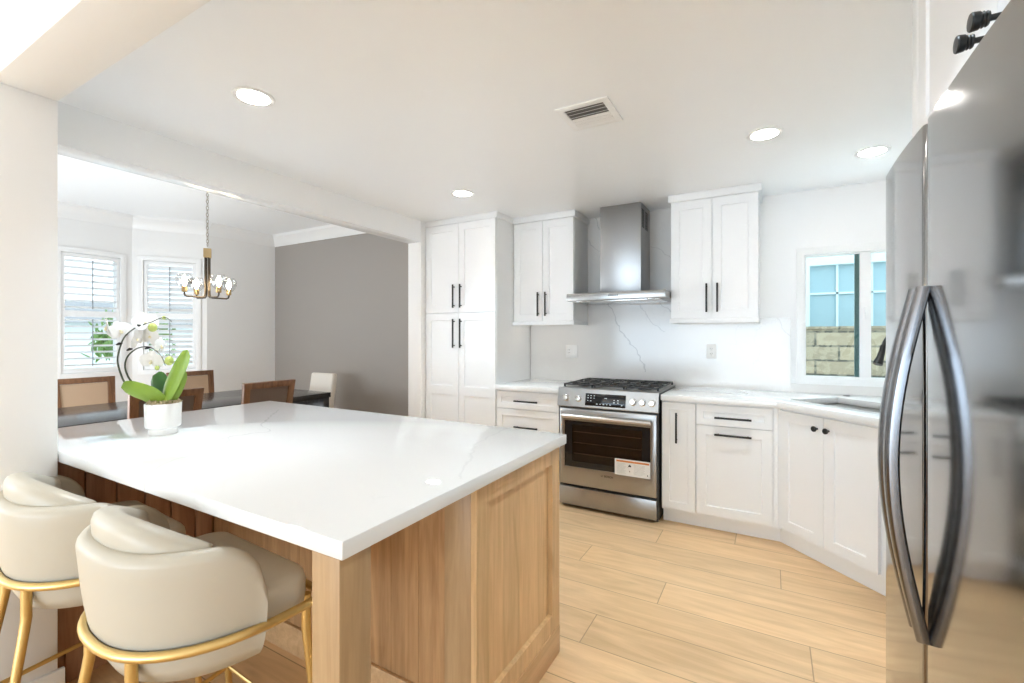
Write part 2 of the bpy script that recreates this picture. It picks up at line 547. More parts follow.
# ------------------------------------------------------------------ mesh builder
class B:
    def __init__(s):
        s.bm = bmesh.new()

    def _xf(s, vs, mx):
        if mx is not None:
            bmesh.ops.transform(s.bm, matrix=mx, verts=vs)

    def box(s, x0, x1, y0, y1, z0, z1, bev=0.0, mx=None, seg=2):
        g = bmesh.ops.create_cube(s.bm, size=1)
        vs = g['verts']
        for v in vs:
            v.co = Vector(((x0 + x1) / 2 + v.co.x * (x1 - x0), (y0 + y1) / 2 + v.co.y * (y1 - y0), (z0 + z1) / 2 + v.co.z * (z1 - z0)))
        if bev > 0:
            es = list({e for v in vs for e in v.link_edges})
            g2 = bmesh.ops.bevel(s.bm, geom=es, offset=bev, segments=seg, affect='EDGES', profile=0.5)
            vs = list({v for f in g2['faces'] for v in f.verts} | {v for v in vs if v.is_valid})
        s._xf(vs, mx)
        return s

    def quadgrid(s, rings, closed=True, caps=True, mx=None):
        """rings: list of loops of points with the same count"""
        vv = [[s.bm.verts.new(p) for p in r] for r in rings]
        n = len(rings[0])
        for a, b in zip(vv, vv[1:]):
            for i in range(n if closed else n - 1):
                j = (i + 1) % n
                s.bm.faces.new((a[i], a[j], b[j], b[i]))
        if caps:
            s.bm.faces.new(vv[0][::-1])
            s.bm.faces.new(vv[-1])
        s._xf([v for r in vv for v in r], mx)
        return s

    def tube(s, pts, r, seg=10, closed=False, flat=1.0, mx=None):
        pts = [Vector(p) for p in pts]
        n = len(pts)
        rs = r if isinstance(r, (list, tuple)) else [r] * n
        rings = []
        up = None
        for i, p in enumerate(pts):
            if closed:
                t = (pts[(i + 1) % n] - pts[i - 1]).normalized()
            else:
                t = ((pts[min(i + 1, n - 1)]) - pts[max(i - 1, 0)]).normalized()
            if up is None:
                up = Vector((0, 0, 1)) if abs(t.z) < 0.9 else Vector((1, 0, 0))
            a = t.cross(up)
            if a.length < 1e-5:
                a = t.cross(Vector((0, 1, 0)))
            a.normalize()
            b = a.cross(t).normalized()
            up = b
            rings.append([p + a * rs[i] * math.cos(q) + b * rs[i] * flat * math.sin(q) for q in (2 * PI * k / seg for k in range(seg))])
        if closed:
            rings.append(rings[0])
        s.quadgrid(rings, True, not closed, mx)
        if closed:
            bmesh.ops.remove_doubles(s.bm, verts=s.bm.verts, dist=1e-6)
        return s

    def cyl(s, p0, p1, r0, r1=None, seg=20, mx=None):
        return s.tube([p0, p1], [r0, r0 if r1 is None else r1], seg, mx=mx)

    def lathe(s, prof, c=(0, 0, 0), seg=28, sx=1, sy=1, mx=None):
        c = Vector(c)
        rings = [[c + Vector((max(r, 1e-4) * math.cos(a) * sx, max(r, 1e-4) * math.sin(a) * sy, z)) for a in (2 * PI * k / seg for k in range(seg))] for r, z in prof]
        return s.quadgrid(rings, True, True, mx)

    def prism(s, poly, z0, z1, holes=(), mx=None, bev=0):
        """2-D polygon with holes in xy, extruded in z"""
        start = len(s.bm.verts)
        edges = []
        allv = []
        for loop in [poly] + list(holes):
            vs = [s.bm.verts.new((x, y, z0)) for x, y in loop]
            allv += vs
            edges += [s.bm.edges.new((vs[i], vs[(i + 1) % len(vs)])) for i in range(len(vs))]
        g = bmesh.ops.triangle_fill(s.bm, use_beauty=True, use_dissolve=True, edges=edges)
        fs = [f for f in g['geom'] if isinstance(f, bmesh.types.BMFace)]
        e = bmesh.ops.extrude_face_region(s.bm, geom=fs)
        nv = [v for v in e['geom'] if isinstance(v, bmesh.types.BMVert)]
        bmesh.ops.translate(s.bm, verts=nv, vec=(0, 0, z1 - z0))
        vs = allv + nv
        if bev:
            es = [ed for ed in s.bm.edges if len(ed.link_faces) == 2 and ed.verts[0] in vs and ed.calc_face_angle(0) > 0.5]
            g2 = bmesh.ops.bevel(s.bm, geom=es, offset=bev, segments=2, affect='EDGES', profile=0.5)
            vs = list({v for f in g2['faces'] for v in f.verts} | {v for v in vs if v.is_valid})
        s._xf(vs, mx)
        return s

    def ball(s, c, r, sc=(1, 1, 1), seg=16, mx=None):
        g = bmesh.ops.create_uvsphere(s.bm, u_segments=seg, v_segments=seg // 2 + 2, radius=r)
        for v in g['verts']:
            v.co = Vector((v.co.x * sc[0], v.co.y * sc[1], v.co.z * sc[2]))
            if mx is not None:
                v.co = mx @ v.co
            v.co += Vector(c)
        return s

    def done(s, name, material, parent=None, ang=32, label=None):
        bmesh.ops.recalc_face_normals(s.bm, faces=s.bm.faces)
        me = bpy.data.meshes.new(name)
        s.bm.to_mesh(me)
        s.bm.free()
        me.materials.append(material)
        for p in me.polygons:
            p.use_smooth = True
        me.set_sharp_from_angle(angle=R(ang))
        o = bpy.data.objects.new(name, me)
        COL.objects.link(o)
        if parent is not None:
            o.parent = parent
        if label:
            o['label'] = label
        return o


def thing(name, label, cat, loc=(0, 0, 0), rz=0.0, group=None):
    o = bpy.data.objects.new(name, None)
    COL.objects.link(o)
    o.empty_display_size = 0.1
    o.location = loc
    o.rotation_euler = (0, 0, rz)
    o['label'] = label
    o['category'] = cat
    if group:
        o['group'] = group
    return o


def tag(o, label, cat, group=None, loc=None):
    o['label'] = label
    o['category'] = cat
    if group:
        o['group'] = group
    if loc is not None:
        o.location = loc
    return o


def struct(o):
    o['kind'] = 'structure'
    return o


def copy_tree(o, parent=None):
    c = o.copy()
    COL.objects.link(c)
    c.parent = parent
    for ch in list(o.children):
        copy_tree(ch, c)
    return c


def T(x, y, z):
    return Matrix.Translation((x, y, z))


def RZ(a):
    return Matrix.Rotation(a, 4, 'Z')


def RX(a):
    return Matrix.Rotation(a, 4, 'X')


def RY(a):
    return Matrix.Rotation(a, 4, 'Y')


# ------------------------------------------------------------------ room shell
STRUCT = []


def sbox(name, x0, x1, y0, y1, z0, z1, m, bev=0):
    o = B().box(x0, x1, y0, y1, z0, z1, bev).done(name, m)
    return struct(o)


def wall_panel(name, p0, p1, z0, z1, th, m, openings=()):
    """wall face runs from p0 to p1; thickness th grows to the left of that direction; openings = (s0, s1, z0, z1)"""
    d = Vector((p1[0] - p0[0], p1[1] - p0[1], 0))
    L = d.length
    a = math.atan2(d.y, d.x)
    # local: x = along, y = up, z = thickness -> world
    mx = T(p0[0], p0[1], 0) @ RZ(a) @ RX(R(90)) @ Matrix.Scale(-1, 4, (0, 0, 1))
    b = B().prism([(0, z0), (L, z0), (L, z1), (0, z1)], 0, th, [[(s0, q0), (s0, q1), (s1, q1), (s1, q0)] for s0, s1, q0, q1 in openings], mx)
    return struct(b.done(name, m))


XW, YB, XR = -2.88, 4.08, 1.12      # opening plane, back wall, right wall
DC = 2.82                            # dining ceiling
ZL = 2.75                            # living room ceiling
sbox('floor', -7.3, 1.4, -7.8, 4.6, -0.06, 0.0, M['floor'])
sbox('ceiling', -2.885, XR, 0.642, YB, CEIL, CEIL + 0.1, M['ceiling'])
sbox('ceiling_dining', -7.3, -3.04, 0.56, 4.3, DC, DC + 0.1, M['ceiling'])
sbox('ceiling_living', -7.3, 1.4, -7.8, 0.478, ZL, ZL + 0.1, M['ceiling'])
# back wall with the kitchen window opening
WX0, WX1, WZ0, WZ1 = 0.222, 0.97, 1.045, 1.955
wall_panel('wall_back', (-3.04, YB), (1.4, YB), 0, 2.6, 0.14, M['wall'], [(WX0 + 3.04, WX1 + 3.04, WZ0, WZ1)])
sbox('wall_right', XR, XR + 0.14, -7.8, YB, 0, 2.9, M['wall'])
wall_panel('wall_rear', (XR, -7.5), (-7.0, -7.5), 0, 2.9, 0.14, M['wall'], [(0.4, 7.1, 0.05, 2.3)])
wall_panel('wall_living_side', (-7.0, -7.5), (-7.0, 0.5), 0, 2.9, 0.14, M['wall'], [(3.4, 6.4, 0.5, 2.3)])
# stub of wall the island butts against and the wall it belongs to
sbox('wall_left', -3.04, -2.262, 0.478, 0.642, 0, 2.205, M['wall'], 0.003)
sbox('wall_dining_side', -7.0, -3.041, 0.478, 0.642, 0, 2.9, M['wall'])
# dropped soffit over the passage between living room and kitchen
sbox('trim_1', -3.04, XR, 0.478, 0.642, 2.2052, 2.9, M['wall'], 0.003)
# beam over the opening to the dining room and its end wall
sbox('trim_2', -3.04, XW, 0.6425, 3.353, 2.24, 2.92, M['beam'], 0.002)
sbox('wall_opening_end', -3.04, XW, 3.3535, YB, 0, 2.92, M['wall'], 0.002)
# dining room
sbox('wall_grey', -6.41, -3.041, 4.2, 4.34, 0, 2.9, M['grey_wall'])
sbox('wall_dining_return', -3.05, -3.041, YB, 4.2, 0, 2.9, M['wall'])
BP = Vector((-6.41, 3.257, 0))
AP = Vector((-6.85, 2.62, 0))
sbox('wall_dining_left', -6.55, -6.41, BP.y, 4.2, 0, 2.9, M['wall'])
d2 = (AP - BP)
L2 = d2.length
BZ0, BZ1 = 0.93, 2.29
wall_panel('wall_bay_angled', (AP.x, AP.y), (BP.x, BP.y), 0, 2.9, 0.12, M['wall'], [(0.112, L2 - 0.12, BZ0, BZ1)])
wall_panel('wall_bay', (AP.x, 0.642), (AP.x, AP.y), 0, 2.9, 0.12, M['wall'], [(1.324, 1.858, BZ0, BZ1)])


def crown(name, p0, p1, z, size=0.15, proj=0.11, inward=(0, -1)):
    d = Vector((p1[0] - p0[0], p1[1] - p0[1], 0))
    n = Vector((inward[0], inward[1], 0)).normalized()
    prof = [(0, -size), (0.012, -size), (0.016, -size * 0.86), (proj * 0.55, -size * 0.42), (proj * 0.86, -size * 0.2), (proj * 0.88, -0.012), (proj, -0.012), (proj, 0), (0, 0)]
    b = B()
    rings = []
    for base in (Vector((p0[0], p0[1], z)), Vector((p1[0], p1[1], z))):
        rings.append([base + n * q[0] + Vector((0, 0, q[1])) for q in prof])
    b.quadgrid(rings, True, True)
    return struct(b.done(name, M['trim']))


n2 = Vector((d2.y, -d2.x, 0)).normalized()
if n2.x < 0:
    n2 = -n2
crown('trim_3', (-6.41, 4.2), (-3.04, 4.2), DC, inward=(0, -1))
crown('trim_4', (-6.41, 4.2), (-6.41, BP.y), DC, inward=(1, 0))
crown('trim_5', (BP.x, BP.y), (AP.x, AP.y), DC, inward=(n2.x, n2.y))
crown('trim_6', (AP.x, AP.y), (AP.x, 0.642), DC, inward=(1, 0))
crown('trim_7', (-3.04, 0.65), (-3.04, 4.2), DC, inward=(-1, 0))

# baseboards
def baseboard(name, x0, x1, y0, y1):
    return struct(B().box(x0, x1, y0, y1, 0, 0.125, 0.004).done(name, M['trim']))


struct(B().prism([(-2.9, 0.462), (-2.246, 0.462), (-2.246, 0.658), (-2.262, 0.658), (-2.262, 0.478), (-2.9, 0.478)], 0, 0.14, bev=0.003).done('baseboard_left', M['trim']))
baseboard('baseboard_grey', -6.40, -3.06, 4.185, 4.2)
baseboard('baseboard_dining_left', -6.41, -6.395, 3.26, 4.18)
baseboard('baseboard_bay', -6.85, -6.835, 0.65, 2.6)

# backsplash: full height behind the hood, lower elsewhere
struct(B().prism([(-2.084, 0.93), (WX0 - 0.09, 0.93), (WX0 - 0.09, 1.49), (-0.682, 1.49), (-0.682, CEIL), (-1.486, CEIL), (-1.486, 1.49), (-2.084, 1.49)], -0.0, 0.015, mx=T(0, YB - 0.0005, 0) @ RX(R(90))).done('wall_backsplash', M['backsplash']))
struct(B().box(WX0 - 0.0895, XR - 0.001, YB - 0.0155, YB - 0.0005, 0.93, WZ0 - 0.052).done('wall_backsplash_low', M['backsplash']))

# ------------------------------------------------------------------ windows
def kitchen_window():
    root = bpy.data.objects.new('window_1', None)
    COL.objects.link(root)
    root['kind'] = 'structure'
    yf = YB - 0.004
    # casing on the wall
    b = B()
    c = 0.055
    o = [(WX0 - c, WZ0 - c), (WX1 + c, WZ0 - c), (WX1 + c, WZ1 + c), (WX0 - c, WZ1 + c)]
    h = [(WX0, WZ0), (WX0, WZ1), (WX1, WZ1), (WX1, WZ0)]
    b.prism(o, 0, 0.014, [h], mx=T(0, YB - 0.001, 0) @ RX(R(90)), bev=0.002)
    b.done('casing', M['vinyl'], root)
    # vinyl frame set in the opening: two lights
    y0, y1 = YB + 0.03, YB + 0.09
    f = 0.028
    panes = [(WX0 + 0.008, 0.558), (0.622, WX1 - 0.008)]
    holes = [[(a, WZ0 + 0.008), (a, WZ1 - 0.008), (e, WZ1 - 0.008), (e, WZ0 + 0.008)] for a, e in panes]
    B().prism([(WX0, WZ0), (WX1, WZ0), (WX1, WZ1), (WX0, WZ1)], 0, 0.05, holes, mx=T(0, YB + 0.075, 0) @ RX(R(90))).done('window_frame', M['vinyl'], root)
    for i, (a, e) in enumerate(panes):
        B().box(a, e, YB + 0.055, YB + 0.059, WZ0 + 0.008, WZ1 - 0.008).done('pane', M['pane2'], root)
    # dark meeting stile of the sliding sash and its latch
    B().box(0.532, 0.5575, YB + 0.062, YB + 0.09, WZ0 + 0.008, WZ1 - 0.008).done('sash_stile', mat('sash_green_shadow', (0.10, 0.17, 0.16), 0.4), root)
    B().box(0.583, 0.597, YB + 0.012, YB + 0.025, 1.47, 1.56, 0.003).done('latch', M['vinyl'], root)
    B().box(WX0, WX1, YB - 0.001, YB + 0.026, WZ0 - 0.0, WZ0 + 0.006).done('window_sill', M['vinyl'], root)


kitchen_window()


def bay_window(name, p0, ang, s0, s1, tilt, label, npitch=0.0745):
    """local x along the wall, y out through the wall, opening s0..s1"""
    root = bpy.data.objects.new(name, None)
    COL.objects.link(root)
    root['kind'] = 'structure'
    root.location = (p0[0], p0[1], 0)
    root.rotation_euler = (0, 0, ang)
    c = 0.058
    B().prism([(s0 - c, BZ0 - c), (s1 + c, BZ0 - c), (s1 + c, BZ1 + c), (s0 - c, BZ1 + c)], 0, 0.018, [[(s0, BZ0), (s0, BZ1), (s1, BZ1), (s1, BZ0)]], mx=T(0, -0.001, 0) @ RX(R(90)), bev=0.003).done('casing', M['trim'], root)
    B().prism([(s0, BZ0), (s1, BZ0), (s1, BZ1), (s0, BZ1)], 0, 0.04, [[(s0 + .03, BZ0 + .03), (s0 + .03, BZ1 - .03), (s1 - .03, BZ1 - .03), (s1 - .03, BZ0 + .03)]], mx=T(0, 0.11, 0) @ RX(R(90))).done('window_frame', M['vinyl'], root)
    B().box(s0 + .03, s1 - .03, 0.085, 0.089, BZ0 + .03, BZ1 - .03).done('pane', M['pane'], root)
    # plantation shutter hung in the opening
    sh = thing('plantation_shutter', label, 'shutter', (p0[0], p0[1], 0), ang)
    st, rl, mid = 0.032, 0.085, 0.036
    zm = 1.605
    x0, x1, z0, z1 = s0 + 0.004, s1 - 0.004, BZ0 + 0.004, BZ1 - 0.004
    holes = [[(x0 + st, z0 + rl * 0.6), (x0 + st, zm - mid), (x1 - st, zm - mid), (x1 - st, z0 + rl * 0.6)], [(x0 + st, zm + mid), (x0 + st, z1 - rl * .5), (x1 - st, z1 - rl * .5), (x1 - st, zm + mid)]]
    B().prism([(x0, z0), (x1, z0), (x1, z1), (x0, z1)], 0, 0.028, holes, mx=T(0, 0.03, 0) @ RX(R(90)), bev=0.002).done('shutter_frame', M['trim'], sh)
    xc = (x0 + x1) / 2
    for (a, e) in ((z0 + rl * .6, zm - mid), (zm + mid, z1 - rl * .5)):
        n = max(3, round((e - a) / npitch))
        b = B()
        for k in range(n):
            zc = a + (e - a) * (k + 0.5) / n
            prof = [(0.041 * math.cos(t), 0.0055 * math.sin(t)) for t in (2 * PI * j / 12 for j in range(12))]
            rings = [[Vector((xx, 0.016 + q[0] * math.cos(tilt) - q[1] * math.sin(tilt), zc + q[0] * math.sin(tilt) + q[1] * math.cos(tilt))) for q in prof] for xx in (x0 + st + .002, x1 - st - .002)]
            b.quadgrid(rings)
        b.done('louvers', M['louver'], sh)
        B().box(xc - 0.005, xc + 0.005, -0.034, -0.026, a + 0.02, e - 0.02, 0.002).done('tilt_rod', M['rod'], sh)
    return sh


# straight bay wall runs along +Y at x = -6.85 with the room on its right
bay_window('window_2', (AP.x, 0.642), R(90), 1.324, 1.858, R(-14), 'white plantation shutter with open louvers, nearest the white pillar, green plant behind it')
bay_window('window_3', (AP.x, AP.y), math.atan2(-d2.y, -d2.x), 0.112, L2 - 0.12, R(-34), 'white plantation shutter in the angled bay wall, behind the orchid and chandelier', 0.068)

# ------------------------------------------------------------------ cabinets
def shaker(w, h, rail=0.062, th=0.019, rec=0.007, openings=None, mx=None):
    """door slab, front face at y=0 looking to -Y"""
    b = B()
    if openings is None:
        openings = [(rail, h - rail)]
    bm = b.bm
    xs = [0, rail, w - rail, w]
    zs = sorted({0, h} | {z for o in openings for z in o})
    V = {}

    def v(x, y, z):
        k = (round(x, 5), round(y, 5), round(z, 5))
        if k not in V:
            V[k] = bm.verts.new((x, y, z))
        return V[k]
    for i in range(3):
        for j in range(len(zs) - 1):
            xa, xb, za, zb = xs[i], xs[i + 1], zs[j], zs[j + 1]
            if i == 1 and any(abs(o[0] - za) < 1e-6 for o in openings):
                s = 0.003
                A = [(xa, za), (xb, za), (xb, zb), (xa, zb)]
                Bq = [(xa + s, za + s), (xb - s, za + s), (xb - s, zb - s), (xa + s, zb - s)]
                for k in range(4):
                    l = (k + 1) % 4
                    bm.faces.new((v(A[k][0], 0, A[k][1]), v(A[l][0], 0, A[l][1]), v(Bq[l][0], rec, Bq[l][1]), v(Bq[k][0], rec, Bq[k][1])))
                bm.faces.new([v(q[0], rec, q[1]) for q in Bq])
            else:
                bm.faces.new((v(xa, 0, za), v(xb, 0, za), v(xb, 0, zb), v(xa, 0, zb)))
    # rim and back
    back = [bm.verts.new((x, th, z)) for x, z in ((0, 0), (w, 0), (w, h), (0, h))]
    bm.faces.new(back)
    bot = [v(x, 0, 0) for x in xs]
    top = [v(x, 0, h) for x in xs]
    lef = [v(0, 0, z) for z in zs]
    rig = [v(w, 0, z) for z in zs]
    bm.faces.new(bot[::-1] + [back[0], back[1]])
    bm.faces.new(top + [back[2], back[3]])
    bm.faces.new(lef + [back[3], back[0]])
    bm.faces.new(rig[::-1] + [back[1], back[2]])
    if mx is not None:
        bmesh.ops.transform(bm, matrix=mx, verts=bm.verts)
    return b


def bar_pull(p, length, vertical, parent):
    """black square bar on two feet; p = centre on the door face (door looks to -Y)"""
    b = B()
    h = length / 2
    t = 0.0065
    x, y, z = p
    if vertical:
        b.box(x - t, x + t, y - 0.034, y - 0.023, z - h, z + h, 0.0015)
        for s in (-1, 1):
            b.cyl((x, y, z + s * (h - 0.022)), (x, y - 0.026, z + s * (h - 0.022)), 0.005, seg=12)
    else:
        b.box(x - h, x + h, y - 0.034, y - 0.023, z - t, z + t, 0.0015)
        for s in (-1, 1):
            b.cyl((x + s * (h - 0.022), y, z), (x + s * (h - 0.022), y - 0.026, z), 0.005, seg=12)
    return b.done('handle', M['black'], parent, label='black bar pull')


def knob(p, parent, d=(0, -1, 0), ribbed=False):
    mx = T(*p) @ (RX(R(90)) if d == (0, -1, 0) else RY(R(-90)))
    b = B()
    prof = [(0.006, 0), (0.006, 0.016), (0.012, 0.018), (0.0165, 0.024), (0.0165, 0.03), (0.012, 0.034), (0.002, 0.035)]
    if ribbed:
        prof = [(0.0055, 0), (0.0055, 0.022), (0.012, 0.023), (0.0135, 0.026), (0.0118, 0.028), (0.0142, 0.031), (0.0125, 0.033), (0.0152, 0.036), (0.0165, 0.046), (0.015, 0.048), (0.002, 0.049)]
    b.lathe(prof, seg=24, mx=mx)
    return b.done('knob', M['black'], parent, label='round black knob')


def door(root, x0, x1, z0, z1, y, name='door', openings=None, rail=0.062):
    o = [(a - z0, c - z0) for a, c in openings] if openings else None
    return shaker(x1 - x0, z1 - z0, rail, openings=o, mx=T(x0, y, z0)).done(name, M['cab'], root, ang=20)


def rel(root, b):
    return b


# --- tall pantry cabinet
PX0, PX1 = -2.876, -2.088
t = thing('pantry_cabinet', 'tall white pantry cabinet with four doors beside the dining room opening', 'cabinet', (PX0, 3.41, 0))
W = PX1 - PX0
B().box(0, W, 0.0215, 0.655, 0.1, 2.385).box(0.01, W, 0.08, 0.655, 0.0, 0.1).done('carcass', M['cab'], t)
B().box(-0.003, W + 0.012, 0.0, 0.66, 2.3855, 2.4385, 0.003).done('crown_molding', M['cab'], t)
mid = -2.485 - PX0
for i, (a, b_) in enumerate(((0.004, mid - 0.0018), (mid + 0.0018, W - 0.004))):
    d = door(t, a, b_, 1.567, 2.382, 0)
    hx = (b_ - 0.045) if i == 0 else (a + 0.03)
    bar_pull((hx, 0, 1.715), 0.215, True, d)
    d = door(t, a, b_, 0.112, 1.560, 0, openings=[(0.112 + .062, 0.808), (0.891, 1.560 - .062)])
    bar_pull((hx, 0, 1.375), 0.265, True, d)

# --- left drawer unit and worktop
DX0, DX1 = -2.086, -1.490
t = thing('drawer_cabinet', 'white base cabinet of wide drawers between the pantry and the range', 'cabinet', (DX0, 3.42, 0))
W = DX1 - DX0
B().box(0, W, 0.0215, 0.645, 0.1, 0.8875).box(0.0, W, 0.075, 0.645, 0.0, 0.1).done('carcass', M['cab'], t)
for (z0, z1) in ((0.731, 0.876), (0.425, 0.726), (0.118, 0.420)):
    d = door(t, 0.004, W - 0.004, z0, z1, 0, 'drawer', rail=0.045 if z1 > .8 else .055)
    bar_pull((W / 2 + 0.0, 0, 0.80 if z1 > .8 else z0 + (0.156 if z1 > .5 else 0.2)), 0.222, False, d)
t = B().box(-2.0855, -1.4875, 3.392, YB - 0.016, 0.888, 0.93, 0.003).done('worktop', M['quartz'])
tag(t, 'short white quartz worktop between the pantry and the range', 'worktop')

# --- upper cabinets
def upper(x0, x1, label, mid):
    t = thing('wall_cabinet', label, 'cabinet', (x0, 3.72, 1.455))
    W = x1 - x0
    zb, zt = 1.486 - 1.455, 2.385 - 1.455
    B().box(0, W, 0.0215, 0.359, zb, zt).done('carcass', M['cab'], t)
    b = B()
    b.box(-0.006, W + 0.006, -0.012, 0.012, -0.005, zb - 0.003, 0.002)
    b.box(-0.006, 0.012, 0.0125, 0.358, -0.005, zb - 0.003, 0.002)
    b.box(W - 0.012, W + 0.006, 0.0125, 0.358, -0.005, zb - 0.003, 0.002)
    b.done('light_rail', M['cab'], t)
    B().box(-0.014, W + 0.02, -0.024, 0.359, zt + 0.0005, 2.4385 - 1.455, 0.003).done('crown_molding', M['cab'], t)
    B().box(0.03, W - 0.03, 0.12, 0.15, zb - 0.009, zb - 0.0005).done('led_strip', M['led'], t, label='glowing warm light strip')
    m = mid - x0
    for i, (a, b_) in enumerate(((0.003, m - 0.002), (m + 0.002, W - 0.003))):
        d = door(t, a, b_, zb, zt - 0.002, 0)
        bar_pull(((b_ - 0.035) if i == 0 else (a + 0.035), 0, 1.637 - 1.455), 0.215, True, d)
    return t


upper(-2.083, -1.487, 'white two-door wall cabinet between the pantry and the range hood', -1.786)
upper(-0.680, -0.078, 'white two-door wall cabinet between the range hood and the window', -0.383)
for nm, x in (('under_cabinet_light', -1.785), ('under_cabinet_light', -0.38)):
    area(nm, (x, 3.80, 1.475), (0, 0, 0), 0.5, 0.03, 0.10, (1.0, 0.84, 0.66))

# --- right base cabinets along the back wall
t = thing('pull_out_cabinet', 'narrow white pull-out base cabinet just right of the range', 'cabinet', (-0.690, 3.42, 0))
B().box(0, 0.233, 0.0215, 0.645, 0.1, 0.8875).box(0, 0.233, 0.075, 0.645, 0, 0.1).done('carcass', M['cab'], t)
d = door(t, 0.004, 0.2305, 0.118, 0.876, 0, rail=0.05)
bar_pull((0.106, 0, 0.70), 0.215, True, d)
t = thing('base_cabinet', 'white base cabinet with one drawer above a deep pull-out door', 'cabinet', (-0.456, 3.42, 0))
B().box(0, 0.485, 0.0215, 0.645, 0.1, 0.8875).box(0, 0.485, 0.075, 0.645, 0, 0.1).done('carcass', M['cab'], t)
B().box(0.470, 0.495, 0.004, 0.021, 0.1, 0.8875).done('filler', M['cab'], t)
d = door(t, 0.0025, 0.466, 0.738, 0.876, 0, 'drawer', rail=0.045)
bar_pull((0.233, 0, 0.795), 0.225, False, d)
d = door(t, 0.0025, 0.466, 0.118, 0.733, 0)
bar_pull((0.233, 0, 0.68), 0.225, False, d)

# --- diagonal sink cabinet
s2 = math.sqrt(0.5)


def uv(u, v):
    return ((u + v) * s2, (v - u) * s2)


U0 = -2.395
VF = 3.47 * s2
ox, oy = uv(U0, VF)
t = thing('corner_sink_cabinet', 'white two-door corner cabinet set diagonally under the sink', 'cabinet', (ox, oy, 0), R(-45))
B().box(-0.008, 0.665, 0.0215, 0.05, 0.1, 0.8875).box(0.03, 0.655, 0.085, 0.1, 0.0, 0.0995).done('carcass', M['cab'], t)
B().box(-0.006, 0.0115, 0.003, 0.021, 0.1, 0.8875).done('filler', M['cab'], t)
for i, (a, b_) in enumerate(((0.014, 0.3145), (0.318, 0.622))):
    d = door(t, a, b_, 0.118, 0.872, 0)
    knob((0.276 if i == 0 else 0.349, 0, 0.805), d)

# --- toe kick board that follows both runs round the corner
tk = [(-0.688, 3.4905), (0.0525, 3.4905), (0.5200, 3.0230), (0.5242, 3.0272), (0.0550, 3.4945), (-0.688, 3.4945)]
t = B().prism([(x + 0.688, y - 3.49) for x, y in tk], 0.0, 0.0995).done('toe_kick', M['cab'])
tag(t, 'white recessed toe kick under the cabinets right of the range', 'toe kick', loc=(-0.688, 3.49, 0))

# --- base cabinets on the right wall, down to the fridge
CXF = 0.515
t = thing('side_base_cabinet', 'white base cabinet run between the sink corner and the fridge', 'cabinet', (CXF, 2.915, 0), R(-90))
B().box(0.012, 1.12, 0.0215, 0.60, 0.1, 0.8875).box(0.03, 1.12, 0.075, 0.6, 0, 0.1).done('carcass', M['cab'], t)
for k in range(2):
    a, b_ = 0.05 + k * 0.52, 0.05 + k * 0.52 + 0.515
    d = door(t, a, b_, 0.738, 0.876, 0, 'drawer', rail=0.045)
    bar_pull(((a + b_) / 2, 0, 0.80), 0.2, False, d)
    d = door(t, a, b_, 0.118, 0.733, 0)
    bar_pull(((a + b_) / 2, 0, 0.68), 0.2, False, d)

# --- long worktop with the sink cut-out
SU0, SU1, SV0, SV1 = -2.44, -1.67, 2.60, 3.01
outer = [(-0.6915, YB - 0.016), (-0.6915, 3.40), (0.035, 3.40), (0.492, 2.94), (0.492, 1.79), (XR - 0.003, 1.79), (XR - 0.003, YB - 0.016)]
hole = [uv(SU0, SV0), uv(SU1, SV0), uv(SU1, SV1), uv(SU0, SV1)]
t = B().prism(outer, 0.888, 0.93, [hole], bev=0.0025).done('worktop', M['quartz'])
tag(t, 'long white quartz worktop running from the range round the sink corner', 'worktop')

# --- sink
cu, cv = (SU0 + SU1) / 2, (SV0 + SV1) / 2
sx, sy = uv(cu, cv)
t = thing('kitchen_sink', 'stainless steel undermount sink in the corner worktop', 'sink', (sx, sy, 0.70), R(-45))
hw, hd = (SU1 - SU0) / 2 + 0.006, (SV1 - SV0) / 2 + 0.006
b = B()
rings = []
for (e, z) in ((0.012, 0.1865), (-0.0, 0.1865), (-0.004, 0.02), (-0.02, 0.004), (-0.1, 0.0)):
    rings.append([Vector((x * (hw + e), y * (hd + e) if False else y * (hd + e), z)) for x, y in ((-1, -1), (1, -1), (1, 1), (-1, 1))])
for (e, z) in ((-0.1, -0.003), (-0.02, -0.002), (0.002, 0.02), (0.006, 0.18), (0.012, 0.184)):
    rings.append([Vector((x * (hw + e), y * (hd + e), z)) for x, y in ((-1, -1), (1, -1), (1, 1), (-1, 1))])
# inner rings go down, outer rings come back up: closed basin
inner = rings[:5]
outerr = rings[5:]
b.quadgrid(inner + outerr, True, False)
bmesh.ops.holes_fill(b.bm, edges=b.bm.edges, sides=8)
b.done('basin', M['sink'], t, ang=25)
B().lathe([(0.045, 0.0005), (0.045, 0.004), (0.03, 0.005), (0.028, 0.002)], (0, 0, 0.0), 24).done('drain', M['chrome'], t)

